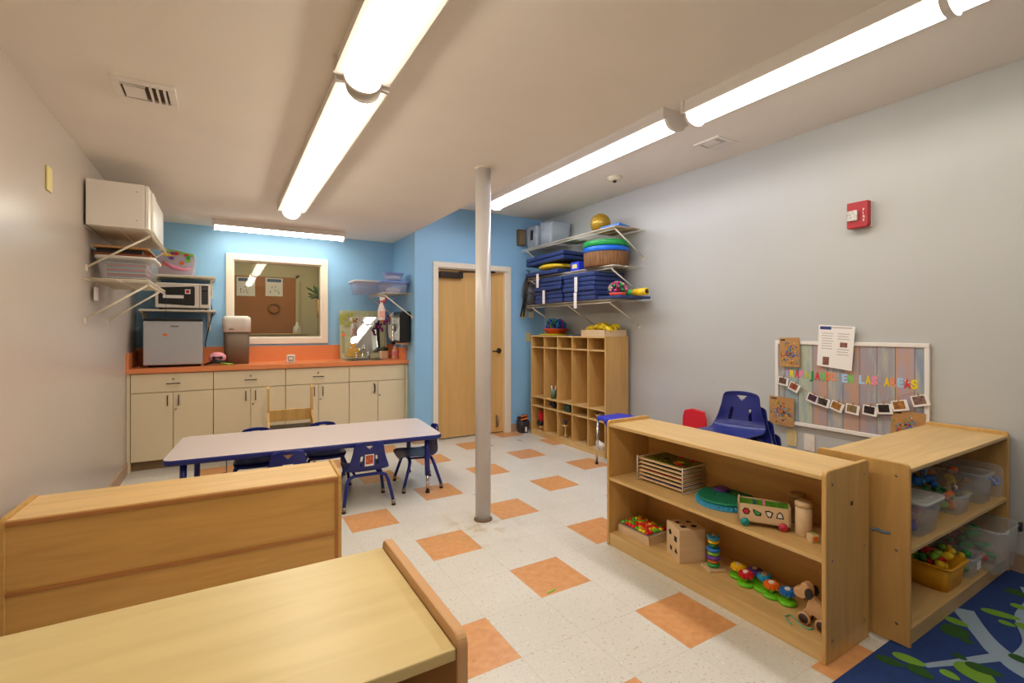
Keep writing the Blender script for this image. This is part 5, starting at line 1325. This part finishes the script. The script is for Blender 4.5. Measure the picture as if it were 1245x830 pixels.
# ================================================================== RUG
m_rug = mat('navy rug pile', '#1b3a78', .95, noise=.12, nscale=40, bump=.6, bscale=900)
rug = tag(MB().box(0, 2.20, 0, 2.30, 0, .006, .002).obj('rug', [m_rug], None, (1.40, -1.40, 0.0)), 'navy rug with pale branches and green leaves at bottom right', 'rug')
# branches and leaves are woven pattern: flat inlays within the rug
RZ = .0062
RN = [0]
def W2R(x, y): return (x-1.40, y+1.40)
def ribbon(pts, ws):
    mb = MB(); L_ = []; R_ = []; RN[0] += 1; RZ_ = RZ+.00015*RN[0]
    for i, p in enumerate(pts):
        a = Vector(pts[max(i-1, 0)]); b = Vector(pts[min(i+1, len(pts)-1)]); d = (b-a).normalized(); nn = Vector((-d.y, d.x))*ws[i]/2
        q = Vector(W2R(*p)); L_.append(mb.bm.verts.new((q.x+nn.x, q.y+nn.y, RZ_))); R_.append(mb.bm.verts.new((q.x-nn.x, q.y-nn.y, RZ_)))
    for i in range(len(pts)-1): mb.bm.faces.new((L_[i], L_[i+1], R_[i+1], R_[i]))
    return mb
def smooth(pts, n=6):
    out = []
    P_ = [pts[0]]+list(pts)+[pts[-1]]
    for i in range(1, len(P_)-2):
        for k in range(n):
            u = k/n; p0, p1, p2, p3 = [Vector(q) for q in P_[i-1:i+3]]
            out.append(tuple(.5*((2*p1)+(-p0+p2)*u+(2*p0-5*p1+4*p2-p3)*u*u+(-p0+3*p1-3*p2+p3)*u**3)))
    out.append(tuple(pts[-1])); return out
m_br = mat('pale blue grey yarn', '#8fa3b8', .95); m_lf1 = mat('lime leaf yarn', '#6d9a2c', .95); m_lf2 = mat('forest leaf yarn', '#234f1a', .95)
br = smooth([(2.896, .83), (2.736, .725), (2.640, .650), (2.600, .600), (2.57, .54), (2.56, .40), (2.60, .1), (2.55, -.4), (2.6, -1.3)])
ribbon(br, [.085-.03*math.sin(min(1, i/12)*PI)*.6+.004*max(0, i-18) for i in range(len(br))]).obj('woven_branch', m_br, rug)
b2 = smooth([(2.600, .632), (2.50, .672), (2.428, .701), (2.35, .735), (2.285, .762)])
ribbon(b2, [.045-.025*i/len(b2) for i in range(len(b2))]).obj('woven_branch', m_br, rug)
b3 = smooth([(2.62, .60), (2.80, .60), (2.95, .65), (3.06, .68), (3.25, .69), (3.4, .74)]); ribbon(b3, [.03]*len(b3)).obj('woven_branch', m_br, rug)
b4 = smooth([(2.58, .2), (2.3, .3), (2.0, .35), (1.8, .3)]); ribbon(b4, [.04]*len(b4)).obj('woven_branch', m_br, rug)
b5 = smooth([(2.58, -.1), (2.9, .1), (3.2, .3), (3.45, .35)]); ribbon(b5, [.04]*len(b5)).obj('woven_branch', m_br, rug)
def leaf(p0, p1, wd, m):
    a = Vector(p0); b = Vector(p1); c = (a+b)/2; d = (b-a); l = d.length/2; d.normalize(); nn = Vector((-d.y, d.x))
    mb = MB(); vs_ = []
    for k in range(20):
        q = 2*PI*k/20; x = math.cos(q); y = math.sin(q)*(1-.18*x)
        w_ = c+d*l*x+nn*wd/2*y; w_ = W2R(w_.x, w_.y); vs_.append(mb.bm.verts.new((w_[0], w_[1], RZ+leaf.z)))
    leaf.z += .00003
    mb.bm.faces.new(vs_); mb.obj('woven_leaf', m, rug)
leaf.z = .0011
for a, b, wd, m_ in [((2.649, .829), (2.66, .735), .11, m_lf2), ((2.747, .845), (2.745, .765), .055, m_lf1), ((2.615, .752), (2.612, .712), .04, m_lf2),
        ((2.185, .885), (2.215, .798), .05, m_lf2), ((2.262, .858), (2.288, .758), .055, m_lf1), ((2.238, .800), (2.222, .715), .06, m_lf2), ((2.308, .724), (2.298, .665), .045, m_lf1),
        ((2.425, .705), (2.36, .590), .10, m_lf1), ((2.434, .690), (2.462, .590), .06, m_lf2), ((2.465, .735), (2.462, .690), .035, m_lf2),
        ((2.965, .785), (3.01, .665), .06, m_lf1), ((2.918, .715), (2.918, .660), .04, m_lf1), ((3.145, .730), (3.137, .670), .05, m_lf1), ((3.31, .785), (3.28, .695), .07, m_lf2), ((2.65, .62), (2.64, .55), .05, m_lf2), ((2.97, .665), (2.92, .615), .05, m_lf1)]:
    leaf(a, b, wd, m_)
rl = random.Random(5)
for k in range(40):
    x = rl.uniform(1.5, 3.4); y = rl.uniform(-1.2, .48); a = rl.uniform(0, PI); leaf((x, y), (x+.11*math.cos(a), y+.11*math.sin(a)), .055, m_lf1 if k % 2 else m_lf2)
# green scrap on floor
mb = MB(); mb.prism([(-.03, -.004), (.0, -.008), (.028, -.002), (.03, .006), (.0, .004), (-.026, .0)], 0, .003); tag(mb.obj('green_scrap', m_lime, None, (1.375, 1.925, 0), .1), 'tiny green paper scrap on an orange floor tile', 'scrap')
